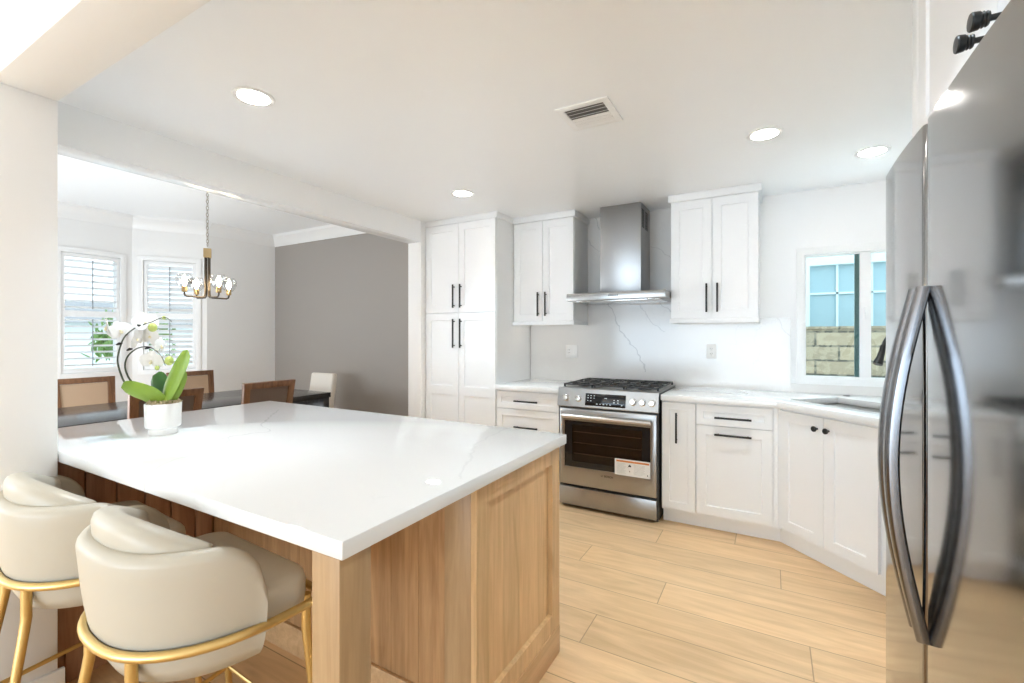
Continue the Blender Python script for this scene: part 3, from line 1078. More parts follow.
# --- faucet
fx, fy = uv(-2.05, 3.075)
t = thing('kitchen_faucet', 'matte black gooseneck faucet behind the sink', 'faucet', (fx, fy, 0.93), R(-45))
B().lathe([(0.027, 0), (0.027, 0.012), (0.019, 0.02), (0.017, 0.07), (0.014, 0.10)], seg=24).done('base', M['black'], t)
pts = [(0, 0, 0.09), (0, 0, 0.33)]
for k in range(1, 11):
    a = PI * k / 11
    pts.append((0, -0.10 + 0.10 * math.cos(a), 0.33 + 0.10 * math.sin(a)))
B().tube(pts, 0.0115, 14).done('spout', M['black'], t)
B().tube([(0, -0.198, 0.365), (0, -0.206, 0.33), (0, -0.222, 0.29), (0, -0.238, 0.262), (0, -0.2425, 0.252)], [0.0135, 0.016, 0.019, 0.025, 0.025], 16).done('spray_head', M['black'], t)
B().tube([(0.016, 0, 0.07), (0.045, 0, 0.085), (0.09, 0, 0.13)], [0.008, 0.007, 0.005], 10).done('lever', M['black'], t)
cx, cy = uv(-2.467, 3.12)
t = B().lathe([(0.021, 0), (0.021, 0.004), (0.017, 0.0065), (0.002, 0.007)], (0, 0, 0), 24).done('sink_hole_cover', M['dark_steel'])
tag(t, 'small round metal cover on the worktop behind the sink', 'cover', loc=(cx, cy, 0.9302))

# ------------------------------------------------------------------ range
RX0, RX1 = -1.480, -0.703
t = thing('gas_range', 'stainless steel slide-in gas range with oven between the white cabinets', 'range', (RX0, 3.37, 0))
RW = RX1 - RX0


def rx(x):
    return x - RX0


def ry(y):
    return y - 3.37


B().box(0.004, RW - 0.004, 0.035, 0.685, 0.03, 0.79).box(0.01, RW - 0.01, 0.06, 0.66, 0.0, 0.0295).box(0.004, RW - 0.004, 0.075, 0.69, 0.7905, 0.925).done('body', M['dark_steel'], t)
# oven cavity faces seen through the glass are part of the door
B().box(0.0, RW, 0.05, 0.692, 0.9255, 0.9405, 0.004).done('cooktop', M['steel'], t)
# control panel, slightly raked
b = B()
prof = [(-0.006, 0.797), (-0.01, 0.803), (0.018, 0.938), (0.026, 0.9445), (0.05, 0.9455), (0.0735, 0.9455), (0.0735, 0.797)]
b.quadgrid([[Vector((x, q[0], q[1])) for q in prof] for x in (-0.002, RW + 0.002)])
cp = b.done('control_panel', M['steel'], t)
slope = math.atan2(0.028, 0.135)


def on_panel(x, z, out=0.0):
    y = -0.01 + (z - 0.803) * 0.028 / 0.135
    return T(rx(x), y, z) @ RX(-slope) @ T(0, -out, 0)


# display (black glass) with its printed symbols
dm = on_panel(-1.094, 0.862)
ds = B().box(-0.157, 0.157, -0.003, 0.004, -0.047, 0.047, 0.001, mx=dm).done('display', M['black_glass'], cp)
b = B()
rnd = random.Random(3)
for (u, v_) in ((-0.135, 0.03), (-0.112, 0.03), (-0.086, 0.03), (-0.135, 0.012), (-0.112, 0.012), (-0.086, 0.012), (-0.135, -0.008), (-0.112, -0.01), (0.0, 0.016), (0.01, 0.016),
                (-0.062, -0.031), (-0.036, -0.031), (-0.01, -0.031), (0.016, -0.031), (0.042, -0.031), (0.07, 0.005), (0.1, 0.005), (0.07, -0.012), (0.1, -0.012), (0.13, -0.03)):
    ww = rnd.uniform(0.003, 0.006)
    b.box(u - ww, u + ww, -0.0042, -0.0031, v_ - 0.0028, v_ + 0.0028, mx=dm)
b.done('symbols', M['print'], ds)
for x in (-1.41, -1.307, -0.883, -0.814, -0.745):
    mx = on_panel(x, 0.864) @ RX(R(90))
    k = B().lathe([(0.026, 0), (0.026, 0.004), (0.0225, 0.006), (0.0215, 0.024), (0.019, 0.028), (0.002, 0.029)], seg=28, mx=mx).done('knob', M['chrome'], cp, label='chrome burner knob')
# oven door: steel frame with a window, handle bar, cavity behind
z0, z1 = 0.188, 0.782
gx0, gx1, gz0, gz1 = rx(-1.424), rx(-0.757), 0.327, 0.688
dr = B().prism([(0.016, z0), (RW - 0.012, z0), (RW - 0.012, z1), (0.016, z1)], 0, 0.03, [[(gx0, gz0), (gx0, gz1), (gx1, gz1), (gx1, gz0)]], mx=T(0, 0.03, 0) @ RX(R(90)), bev=0.002).done('oven_door', M['steel'], t)
B().prism([(gx0 - .004, gz0 - .004), (gx1 + .004, gz0 - .004), (gx1 + .004, gz1 + .004), (gx0 - .004, gz1 + .004)], 0, 0.004, [[(gx0 + 0.062, gz0 + 0.045), (gx0 + 0.062, gz1 - 0.03), (gx1 - 0.062, gz1 - 0.03), (gx1 - 0.062, gz0 + 0.045)]], mx=T(0, 0.008, 0) @ RX(R(90))).done('glass_border', M['black_glass'], dr)
B().box(gx0 + 0.0, gx1 - 0.0, 0.0083, 0.0103, gz0, gz1).done('oven_glass', M['oven_glass'], dr)
b = B()
b.box(gx0 + 0.02, gx1 - 0.02, 0.033, 0.0345, gz0 + 0.01, gz1 - 0.01)
b.done('cavity', M['oven_in'], dr)
b = B()
for zz in (0.43, 0.515, 0.60):
    for yy in (0.014, 0.026):
        b.cyl((gx0 + 0.07, yy, zz), (gx1 - 0.07, yy, zz), 0.002, seg=6)
    for k in range(24):
        xx = gx0 + 0.08 + k * (gx1 - gx0 - 0.16) / 23
        b.cyl((xx, 0.014, zz + 0.002), (xx, 0.026, zz + 0.002), 0.0013, seg=5)
b.done('oven_rack', M['rack'], dr)
b = B().tube([(0.055, -0.045, 0.728), (RW - 0.045, -0.045, 0.728)], 0.016, 18)
for xx in (0.078, RW - 0.07):
    b.box(xx - 0.012, xx + 0.012, -0.045, 0.0, 0.719, 0.737, 0.003)
b.done('door_handle', M['bar_steel'], dr, label='satin bar handle')
# bottom drawer
B().box(0.014, RW - 0.012, -0.003, 0.03, 0.028, 0.168, 0.003).done('drawer', M['steel'], t)
# maker's mark on the oven door
b = B()
b.tube([(0.0065 * math.cos(a), 0, 0.0065 * math.sin(a)) for a in (2 * PI * k / 16 for k in range(16))], 0.0009, 6, closed=True, mx=T(rx(-1.119), -0.0008, 0.287))
b.box(-0.003, 0.003, -0.001, 0.001, -0.0008, 0.0008, mx=T(rx(-1.119), -0.0008, 0.287))
b.done('emblem', M['ink'], dr)


def text_mesh(body, size, mx, m, name, parent, bold=0.0):
    c = bpy.data.curves.new(name, 'FONT')
    c.body = body
    c.size = size
    c.extrude = 0.0004
    c.offset = bold
    c.align_x = 'CENTER'
    c.align_y = 'CENTER'
    o = bpy.data.objects.new(name + '_tmp', c)
    COL.objects.link(o)
    bpy.context.view_layer.update()
    me = bpy.data.meshes.new_from_object(o.evaluated_get(bpy.context.evaluated_depsgraph_get()))
    bpy.data.objects.remove(o)
    bpy.data.curves.remove(c)
    me.transform(mx)
    me.materials.clear()
    me.materials.append(m)
    me.name = name
    n = bpy.data.objects.new(name, me)
    COL.objects.link(n)
    n.parent = parent
    return n


text_mesh('BOSCH', 0.021, T(rx(-1.066), -0.0009, 0.287) @ RX(R(90)), M['ink'], 'lettering', dr, 0.0003)
# warning label stuck over the window corner
lx0, lx1, lz0, lz1 = rx(-1.018), rx(-0.757), 0.318, 0.438
lb = B().box(lx0, lx1, -0.0022, -0.0006, lz0, lz1).done('warning_label', M['paper'], t, label='white paper warning label with an orange stripe')
B().box(lx0 + 0.012, lx1 - 0.008, -0.0028, -0.0023, lz1 - 0.022, lz1 - 0.009).done('stripe', M['orange'], lb)
b = B()
for col in range(2):
    xa = lx0 + 0.014 + col * 0.128
    for r_ in range(9):
        zz = lz1 - 0.034 - r_ * 0.0085
        b.box(xa, xa + (0.075 if col == 0 else 0.085) * rnd.uniform(0.75, 1), -0.0027, -0.0023, zz - 0.0011, zz + 0.0011)
b.done('small_print', M['grey_ink'], lb)
b = B()
fxc, fzc = lx0 + 0.112, lz1 - 0.044
b.prism([(-0.011, -0.008), (0.010, -0.009), (0.011, 0.0), (0.004, 0.004), (0.002, 0.013), (-0.003, 0.004), (-0.009, 0.002)], 0, 0.0005, mx=T(fxc, -0.0023, fzc) @ RX(R(90)))
b.tube([(fxc - 0.015, -0.0027, fzc - 0.014), (fxc - 0.006, -0.0027, fzc - 0.004)], 0.0011, 6)
b.box(fxc - 0.003, fxc + 0.003, -0.0027, -0.0023, fzc - 0.046, fzc - 0.037)
b.box(lx1 - 0.022, lx1 - 0.016, -0.0027, -0.0023, lz0 + 0.016, lz0 + 0.026)
b.done('pictogram', M['ink'], lb)
# burners
for bx, by, r_ in ((0.14, 0.21, 0.036), (0.14, 0.50, 0.042), (RW / 2, 0.36, 0.05), (RW - 0.14, 0.21, 0.042), (RW - 0.14, 0.50, 0.034)):
    br = B().lathe([(r_ * 1.3, 0), (r_ * 1.3, 0.004), (r_ * 1.02, 0.008), (r_, 0.016), (r_ * 0.9, 0.018), (0.002, 0.018)], (bx, by, 0.942), 28).done('burner', M['dark_steel'], t)
    B().lathe([(r_ * 0.85, 0), (r_ * 0.86, 0.006), (r_ * 0.7, 0.009), (0.002, 0.009)], (bx, by, 0.9605), 28).done('burner_cap', M['iron'], br)
# three grates side by side
gw = (RW - 0.02) / 3
for k in range(3):
    x0 = 0.01 + k * gw + 0.003
    x1 = x0 + gw - 0.006
    y0, y1 = 0.085, 0.655
    zt, hh = 0.968, 0.006
    b = B()
    fr = [(x0, y0), (x1, y0), (x1, y1), (x0, y1)]
    b.box(x0, x1, y0, y0 + 0.011, zt - 0.011, zt, 0.002)
    b.box(x0, x1, y1 - 0.011, y1, zt - 0.011, zt, 0.002)
    b.box(x0, x0 + 0.011, y0, y1, zt - 0.011, zt, 0.002)
    b.box(x1 - 0.011, x1, y0, y1, zt - 0.011, zt, 0.002)
    b.box(x0, x1, (y0 + y1) / 2 - 0.006, (y0 + y1) / 2 + 0.006, zt - 0.011, zt, 0.002)
    xm = (x0 + x1) / 2
    for yc in ((y0 * 3 + y1) / 4, (y0 + y1 * 3) / 4):
        for (dx, dy) in ((1, 0), (-1, 0), (0, 1), (0, -1)):
            reach = (x1 - x0) / 2 if dx else (y1 - y0) / 4
            a0, a1 = 0.024, reach
            if dx:
                xa, xb = sorted((xm + dx * a0, xm + dx * a1))
                b.box(xa, xb, yc - 0.0045, yc + 0.0045, zt - 0.008, zt + 0.002, 0.0015)
            else:
                ya, yb = sorted((yc + dy * a0, yc + dy * a1))
                b.box(xm - 0.0045, xm + 0.0045, ya, yb, zt - 0.008, zt + 0.002, 0.0015)
        for (dx, dy) in ((1, 1), (1, -1), (-1, 1), (-1, -1)):
            b.box(-0.0, 0.055, -0.004, 0.004, -0.008, 0.001, 0.0015, mx=T(xm + dx * 0.035, yc + dy * 0.045, zt) @ RZ(math.atan2(dy, dx)))
    for (xx, yy) in fr:
        xx = min(max(xx, x0 + 0.007), x1 - 0.007)
        yy = min(max(yy, y0 + 0.007), y1 - 0.007)
        b.box(xx - 0.0065, xx + 0.0065, yy - 0.0065, yy + 0.0065, 0.942, zt - 0.01)
    b.done('grate', M['iron'], t, label='black cast iron grate')

# ------------------------------------------------------------------ hood
HX0, HX1, HY = -1.474, -0.682, 3.53
t = thing('range_hood', 'stainless steel chimney range hood mounted above the range', 'hood', ((HX0 + HX1) / 2, YB - 0.02, 1.64))
hw = (HX1 - HX0) / 2
dp = YB - 0.018 - HY
# canopy: flat slab whose top eases up to the chimney
b = B()
b.box(-hw, hw, -dp, 0, 0.0, 0.058, 0.003)
b.done('canopy', M['steel'], t)
b = B()
prof = [(-hw + 0.02, hw - 0.02, -dp + 0.02, 0), (-0.185, 0.185, -0.33, 0)]
rings = []
for (xa, xb, ya, yb), zz in ((prof[0], 0.0585), (prof[1], 0.075)):
    rings.append([Vector(q) for q in ((xa, ya, zz), (xb, ya, zz), (xb, yb, zz), (xa, yb, zz))])
b.quadgrid(rings)
b.done('canopy_top', M['steel'], t)
cxm = (-1.261 - 0.917) / 2 - (HX0 + HX1) / 2
ch = B().box(cxm - 0.172, cxm + 0.172, -0.31, 0, 0.0755, CEIL - 1.64 - 0.001, 0.002).done('chimney', M['steel_z'], t)
for sgn in (1, -1):
    b = B()
    xx = cxm + sgn * 0.1726
    for k in range(14):
        for j in range(2):
            yc = -0.245 + j * 0.12
            zc = CEIL - 1.64 - 0.05 - k * 0.011
            b.box(xx - 0.0008, xx + 0.0008, yc - 0.045, yc + 0.045, zc - 0.0035, zc + 0.0035)
    b.done('vent_slots', M['slot'], ch, label='dark vent slots near the top of the chimney')
for k in range(5):
    x = -1.113 + k * 0.0165 - (HX0 + HX1) / 2
    B().box(x - 0.005, x + 0.005, -dp - 0.0025, -dp + 0.001, 0.026, 0.038, 0.001).done('button', M['dark_steel'], t)
B().box(-hw + 0.06, hw - 0.06, -dp + 0.07, -0.05, -0.006, -0.0003, 0.001).done('filter', M['chrome'], t)
for s in (-1, 1):
    B().lathe([(0.028, 0), (0.028, 0.004), (0.002, 0.0045)], (s * 0.28, -dp + 0.04, -0.0055), 20).done('hood_lamp', M['chrome'], t)

# ------------------------------------------------------------------ fridge and cabinet over it
FXF = 0.27
t = thing('refrigerator', 'tall stainless steel side-by-side refrigerator at the right edge', 'refrigerator', (FXF, 1.59, 0), R(-90))
# local x runs toward the camera side (-Y), local -y looks into the room (-X)
B().box(0.006, 0.904, 0.075, 0.80, 0.02, 1.765, 0.004).box(0.03, 0.88, 0.09, 0.78, 0.0, 0.0195).done('body', M['dark_steel'], t)
seam = 1.59 - 1.213


def fridge_door(a, b_):
    prof = []
    n = 10
    rr = 0.018
    for k in range(n + 1):
        q = PI / 2 * k / n
        prof.append((a + rr - rr * math.cos(q), rr - rr * math.sin(q)))
    # slight crown across the door face
    for k in range(1, 12):
        tt = k / 12
        prof.append((a + rr + (b_ - a - 2 * rr) * tt, -0.004 * math.sin(PI * tt)))
    for k in range(n + 1):
        q = PI / 2 * (1 - k / n)
        prof.append((b_ - rr + rr * math.cos(q), rr - rr * math.sin(q)))
    prof += [(b_, 0.07), (a, 0.07)]
    b = B()
    b.quadgrid([[Vector((x, y, z)) for x, y in prof] for z in (0.06, 1.78)])
    return b


for i, (a, b_) in enumerate(((0.0, seam - 0.003), (seam + 0.003, 0.91))):
    d = fridge_door(a, b_).done('door', M['fridge'], t, ang=25)
    hx = (b_ - 0.024) if i == 0 else (a + 0.024)
    pts = []
    for k in range(25):
        q = k / 24
        pts.append((q, 0.748 + q * 0.700))
    b = B()
    # bowed strap handle: rounded rectangle section swept along an arc
    rings = []
    for q, z in pts:
        bow = 0.050 * math.sin(PI * q)
        slopez = 0.0
        wd, th = 0.021, 0.012
        yc = -0.008 - bow
        ring = []
        for s in range(16):
            a_ = 2 * PI * s / 16
            cx_ = math.copysign(abs(math.cos(a_)) ** 0.6, math.cos(a_)) * wd * (0.45 + 0.55 * math.sin(PI * q) ** 0.6)
            cy_ = math.copysign(abs(math.sin(a_)) ** 0.6, math.sin(a_)) * th
            ring.append(Vector((hx + cx_, yc + cy_, z)))
        rings.append(ring)
    b.quadgrid(rings)
    b.done('door_handle', M['handle_steel'], d, label='bowed metal handle')
B().box(0.03, 0.12, 0.05, 0.12, 1.7655, 1.785, 0.004).done('hinge_cover', M['dark_steel'], t)

t = thing('over_fridge_cabinet', 'white cabinet with black knobs above the refrigerator', 'cabinet', (0.36, 1.745, 1.86), R(-90))
B().box(0.0, 1.09, 0.0215, 0.755, 0, 0.579).done('carcass', M['cab'], t)
B().box(0.0, 0.062, 0.0, 0.021, 0, 0.579, 0.001).done('filler', M['cab'], t)
for i, (a, b_) in enumerate(((0.0645, 0.581), (0.5835, 1.09))):
    d = shaker(b_ - a, 0.565, 0.07, mx=T(a, 0, 0.004)).done('door', M['cab'], t, ang=20)
    knob((b_ - 0.035 if i == 0 else a + 0.035, 0, 0.055), d, ribbed=True)
# tall side panel on the far side of the fridge
t = B().box(0.365, XR - 0.002, 1.66, 1.68, 0.0, 1.858).done('fridge_side_panel', M['cab'])
tag(t, 'tall white side panel between the refrigerator and the worktop', 'panel')

# ------------------------------------------------------------------ island
IX0, IX1, IY0, IY1 = -2.84, -0.762, 0.645, 1.826
IZ = 0.93
M['island_quartz'] = quartz('island_quartz', (0.80, 0.80, 0.79), [
    ([(-2.45, 1.63), (-2.205, 1.40), (-2.07, 1.29), (-1.93, 1.235), (-1.96, 1.12), (-1.93, 0.96)], 0.009, 0.45),
    ([(-1.98, 1.10), (-1.80, 0.92), (-1.76, 0.80), (-1.62, 0.64)], 0.008, 0.3),
    ([(-1.05, 1.84), (-1.02, 1.55), (-0.90, 1.30), (-0.80, 1.1)], 0.008, 0.2)], 0.035, 0.15, (0.5, 0.5, 0.51), 'Y')
t = B().box(IX0, IX1, IY0, IY1, IZ - 0.04, IZ, 0.003).done('island_countertop', M['island_quartz'])
tag(t, 'large white quartz island countertop with the orchid on it', 'countertop')

EX = -0.79
t = thing('kitchen_island', 'natural oak kitchen island base with framed end panel and corner post', 'island', (-1.8, 1.25, 0))
OX, OY = -1.8, 1.25


def ib(b, name, m, label=None):
    bmesh.ops.translate(b.bm, verts=b.bm.verts, vec=(-OX, -OY, 0))
    return b.done(name, m, t, label=label)


ZT = IZ - 0.0405
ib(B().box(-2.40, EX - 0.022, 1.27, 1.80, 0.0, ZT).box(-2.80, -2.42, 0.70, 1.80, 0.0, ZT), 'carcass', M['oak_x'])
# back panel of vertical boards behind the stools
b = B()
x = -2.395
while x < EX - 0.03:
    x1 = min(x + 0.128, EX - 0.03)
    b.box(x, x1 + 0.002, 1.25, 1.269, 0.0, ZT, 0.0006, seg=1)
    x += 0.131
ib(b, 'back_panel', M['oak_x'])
ib(B().box(-2.39, EX - 0.04, 1.236, 1.2495, 0.0, 0.118, 0.002), 'skirting', M['oak_h'])
# return panel against the wall, shade put into its colour, boards facing the stools
b = B()
y = 0.665
while y < 1.23:
    y1 = min(y + 0.098, 1.245)
    b.box(-2.418, -2.40, y, y1 - 0.003, 0.0, ZT, 0.0015)
    y += 0.101
ib(b, 'return_panel', M['oak_shaded'])
ib(B().box(-2.3995, -2.385, 0.70, 1.23, 0.0, 0.118, 0.002), 'return_skirting', M['oak_shaded'])
ib(B().box(-2.419, -2.385, 0.647, 0.664, 0.0, ZT, 0.002), 'edge_strip', M['dark_strip'])  # narrow, very dark wood strip at the wall
# end panel: framed, facing the range
y0, y1 = 1.178, 1.812
mx = T(EX, y0, 0.118) @ RZ(R(90))
sh = shaker(y1 - y0, ZT - 0.118, 0.072, th=0.021, rec=0.017, mx=mx)
ib(sh, 'end_panel', M['oak'])
ib(B().box(EX - 0.021, EX + 0.004, y0, y1, 0.0, 0.1175, 0.003), 'plinth', M['oak_h'])
# near corner stile of the cabinet
ib(B().box(EX - 0.125, EX - 0.0215, 1.178, 1.2345, 0.0, ZT, 0.002).box(EX - 0.15, EX - 0.126, 1.212, 1.2345, 0.0, ZT, 0.002), 'corner_stile', M['oak_post'])
# corner post that carries the overhang
ib(B().box(-0.860, -0.773, 0.647, 0.734, 0.0, ZT, 0.003), 'corner_post', M['oak_post'])

# ------------------------------------------------------------------ bar stools
YC, RXO, RYO = 0.115, 0.292, 0.335      # half-ellipse plan of the gold hoop


def plan(a, off):
    """point of the back curve at angle a (0 = left end, pi = right end), off metres inside the hoop"""
    ca, sa = math.cos(a), math.sin(a)
    return Vector((-(RXO - off) * math.copysign(abs(ca) ** 0.86, ca), YC - (RYO - off) * abs(sa) ** 0.86, 0))


def uplan(off, yf, corner, m=28):
    pts = [tuple(plan(PI * k / m, off))[:2] for k in range(m + 1)]
    rx_ = RXO - off
    for k in range(1, 3):
        pts.append((rx_, YC + (yf - corner - YC) * k / 3))
    for k in range(9):
        a = PI / 2 * k / 8
        pts.append((rx_ - corner + corner * math.cos(a), yf - corner + corner * math.sin(a)))
    for k in range(9):
        a = PI / 2 + PI / 2 * k / 8
        pts.append((-rx_ + corner + corner * math.cos(a), yf - corner + corner * math.sin(a)))
    for k in range(2, 0, -1):
        pts.append((-rx_, YC + (yf - corner - YC) * k / 3))
    return pts


def bar_stool(loc, rz, label):
    t = thing('bar_stool', label, 'stool', loc, rz, 'cream bar stools at the island')
    ZH = 0.622
    yf = 0.205
    # seat: its underside is deep at the back and rises to the front edge
    base = uplan(0.030, yf - 0.012, 0.06)
    b = B()
    rings = []
    for sc, z in ((0.05, 0.515), (0.70, 0.517), (0.86, 0.528), (0.95, 0.552), (0.99, 0.585), (1.0, 0.63), (1.0, 0.665), (0.985, 0.682), (0.95, 0.692), (0.88, 0.696), (0.5, 0.698), (0.05, 0.698)):
        ring = []
        for x, y in base:
            yy = YC * 0.2 + (y - YC * 0.2) * sc
            f = min(1, max(0, (yy + 0.12) / 0.32))
            zz = z + (max(0.0, 0.612 - z) * 0.75 * f if z < 0.612 else 0)
            ring.append(Vector((x * sc, yy, zz)))
        rings.append(ring)
    b.quadgrid(rings)
    b.done('seat', M['seat_leather'], t, ang=70)
    # curved back shell
    N = 64
    A0 = R(10)
    b = B()
    rings = []
    for i in range(N + 1):
        q = i / N
        a = A0 + (PI - 2 * A0) * q
        e = min(q, 1 - q) * 2
        top = 0.855 - 0.010 * (1 - e)
        r_ = min(1.0, e / 0.26)
        top -= 0.12 * (1 - math.sqrt(max(0.0, 1 - (1 - r_) ** 2)))
        zb = 0.53
        hgt = top - zb
        sec = []
        for k in range(9):
            u = k / 8
            sec.append((0.016 + 0.030 * (1 - u) ** 4 - 0.030 * u ** 0.8, zb + (hgt - 0.024) * u))
        for k in range(1, 8):
            w_ = PI * k / 8
            sec.append((-0.014 + 0.024 - 0.024 * math.cos(w_), top - 0.024 + 0.024 * math.sin(w_)))
        for k in range(8, -1, -1):
            u = k / 8
            sec.append((0.034 + 0.030 * (1 - u), zb + (hgt - 0.024) * u))
        ring = []
        for off, z in sec:
            p = plan(a, off)
            ring.append(Vector((p.x, p.y, z)))
        rings.append(ring)
    b.quadgrid(rings)
    b.done('back_shell', M['leather'], t, ang=70)
    # padded roll inside the shell, rising above its rim at the back
    b = B()
    rings = []
    N = 56
    A1 = R(32)
    for i in range(N + 1):
        q = i / N
        a = A1 + (PI - 2 * A1) * q
        e = min(q, 1 - q) * 2
        ease = math.sin(min(1, e / 0.9) * PI / 2)
        ends = min(1, e / 0.14) ** 0.5
        thick = 0.036 * ends + 0.001
        hh = 0.095 * ends + 0.002
        ztop = 0.838 + 0.077 * ease
        zc = ztop - hh
        ring = []
        for k in range(18):
            w_ = 2 * PI * k / 18
            ca, sa = math.cos(w_), math.sin(w_)
            bulge = (1.0 + 0.25 * max(0, sa)) * thick
            off = 0.058 - bulge * math.copysign(abs(ca) ** 0.8, ca) - 0.016 * max(0, sa) * ease
            p = plan(a, off)
            ring.append(Vector((p.x, p.y, zc + hh * math.copysign(abs(sa) ** 0.8, sa))))
        rings.append(ring)
    b.quadgrid(rings)
    b.done('back_cushion', M['leather'], t, ang=70)
    # gold hoop
    B().tube([(x, y, ZH) for x, y in uplan(0.0, yf + 0.006, 0.055)], 0.0115, 12, closed=True).done('hoop', M['gold'], t)
    # legs: drop from the hoop, kink, then splay
    feet = []
    for sx_ in (-1, 1):
        for sy_ in (-1, 1):
            x0_, y0_ = (sx_ * 0.135, -0.185) if sy_ < 0 else (sx_ * 0.235, 0.185)
            x1_, y1_ = (sx_ * 0.185, -0.265) if sy_ < 0 else (sx_ * 0.262, 0.225)
            pts = [(x0_, y0_, ZH - 0.004), (x0_, y0_, 0.555), (x0_, y0_, 0.525), (x0_ + (x1_ - x0_) * 0.06, y0_ + (y1_ - y0_) * 0.06, 0.49), (x1_, y1_, 0.012)]
            lg = B().tube(pts, [0.013, 0.013, 0.013, 0.0125, 0.0095], 12).done('leg', M['gold'], t)
            B().cyl((x1_, y1_, 0.0), (x1_, y1_, 0.0115), 0.0105, seg=12).done('glide', M['black'], lg)
    q = 0.62
    z = 0.525 - 0.513 * q
    xb_, yb_ = 0.135 + 0.05 * q, -0.185 - 0.08 * q
    xf_, yf_ = 0.235 + 0.027 * q, 0.185 + 0.04 * q
    B().tube([(-xb_, yb_, z), (xb_, yb_, z), (xf_, yf_, z), (-xf_, yf_, z)], 0.008, 10, closed=True).done('foot_rail', M['gold'], t)
    return t


s1 = bar_stool((-1.397, 0.677, 0), R(-3), 'cream and gold bar stool nearest the oak corner post')
s2_ = copy_tree(s1)
s2_.location = (-2.018, 0.664, 0)
s2_.rotation_euler = (0, 0, R(-4))
s2_['label'] = 'cream and gold bar stool nearest the white wall end'

# ------------------------------------------------------------------ orchid
OL = (-2.283, 0.984, IZ)
t = thing('potted_orchid', 'white orchid with green leaves in a white ceramic pot on the island', 'plant', OL, R(29.4))
# local x = across the view, local y = away
B().lathe([(0.0, 0.0), (0.050, 0.0), (0.052, 0.004), (0.052, 0.024), (0.0625, 0.032), (0.064, 0.038), (0.066, 0.130), (0.0645, 0.133), (0.0615, 0.130), (0.060, 0.106), (0.0, 0.106)], seg=40).done('pot', M['pot'], t)
rnd = random.Random(5)
b = B()
b.lathe([(0.059, 0.107), (0.0595, 0.120), (0.045, 0.131), (0.02, 0.135), (0.0, 0.136)], seg=24)
for k in range(150):
    a = rnd.uniform(0, 2 * PI)
    rr = 0.060 * math.sqrt(rnd.random())
    x, y, z = rr * math.cos(a), rr * math.sin(a), 0.133 + rnd.uniform(0, 0.012)
    a2 = rnd.uniform(0, 2 * PI)
    l = rnd.uniform(0.008, 0.02)
    b.tube([(x, y, z - 0.006), (x + l * math.cos(a2) * .5, y + l * math.sin(a2) * .5, z + rnd.uniform(0.0, 0.008)), (x + l * math.cos(a2), y + l * math.sin(a2), z - 0.002)], 0.0016, 5)
o = b.done('moss', M['moss'], t)
o['kind'] = 'stuff'


def leaf(pts, widths, m, thick=0.003, name='leaf', side=Vector((0, 0, 1)), fold=0.25):
    """blade along pts; widths = half widths; side = direction of the width"""
    b = B()
    rings = []
    n = len(pts)
    for i, (p, wd) in enumerate(zip(pts, widths)):
        p = Vector(p)
        tt = (Vector(pts[min(i + 1, n - 1)]) - Vector(pts[max(i - 1, 0)])).normalized()
        sd = (side - tt * side.dot(tt)).normalized()
        nm = tt.cross(sd).normalized()
        ring = []
        for k in range(7):
            q = -1 + 2 * k / 6
            ring.append(p + sd * wd * q + nm * (fold * wd * (q * q)) + nm * thick * (1 - q * q) * 0.5)
        for k in range(5, 0, -1):
            q = -1 + 2 * k / 6
            ring.append(p + sd * wd * q + nm * (fold * wd * (q * q)) - nm * thick * (1 - q * q) * 0.5)
        rings.append(ring)
    b.quadgrid(rings)
    return b.done(name, m, t, ang=50)


def smooth_path(pts, n):
    pts = [Vector(p) for p in pts]
    out = []
    m = len(pts) - 1
    for i in range(n):
        u = i / (n - 1) * m
        k = min(int(u), m - 1)
        f = u - k
        p0 = pts[max(k - 1, 0)]
        p1 = pts[k]
        p2 = pts[k + 1]
        p3 = pts[min(k + 2, m)]
        out.append(0.5 * ((2 * p1) + (p2 - p0) * f + (2 * p0 - 5 * p1 + 4 * p2 - p3) * f * f + (3 * p1 - p0 - 3 * p2 + p3) * f ** 3))
    return out


def wfun(n, wmax, tip=0.35, base=0.35):
    r_ = []
    for i in range(n):
        q = i / (n - 1)
        r_.append(max(0.0015, wmax * (base + (1 - base) * min(1, q / 0.35)) * (1 if q < 0.6 else math.sqrt(max(0, 1 - ((q - 0.6) / 0.4) ** 2.2)))))
    return r_


P = 0.00436
n = 14
leaf(smooth_path([(0.008, -0.01, 0.125), (0.035, -0.015, 0.20), (0.078, -0.02, 0.285), (0.118, -0.02, 0.362)], n), wfun(n, 0.037, base=0.5), M['leaf'], side=Vector((0.87, -0.25, -0.42)), fold=0.2)
leaf(smooth_path([(0.004, -0.01, 0.13), (-0.025, -0.045, 0.168), (-0.072, -0.065, 0.192), (-0.122, -0.07, 0.206)], n), wfun(n, 0.044, base=0.6), M['leaf'], side=Vector((0.12, -0.45, 0.85)), fold=0.2)
leaf(smooth_path([(0.002, 0.01, 0.125), (-0.028, 0.03, 0.17), (-0.06, 0.045, 0.215), (-0.088, 0.055, 0.245)], n), wfun(n, 0.052, base=0.6), M['leaf_dark'], side=Vector((0.80, -0.2, 0.5)), fold=0.15)
leaf(smooth_path([(0.02, 0.0, 0.125), (0.04, 0.005, 0.18), (0.062, 0.005, 0.235), (0.078, 0.0, 0.28)], n), wfun(n, 0.030, base=0.6), M['leaf'], side=Vector((0.9, 0.2, -0.3)), fold=0.2)
leaf(smooth_path([(-0.01, -0.0, 0.13), (-0.045, -0.02, 0.15), (-0.08, -0.03, 0.172), (-0.105, -0.04, 0.19)], n), wfun(n, 0.026), M['leaf_dark'], side=Vector((0.1, -0.8, 0.5)))


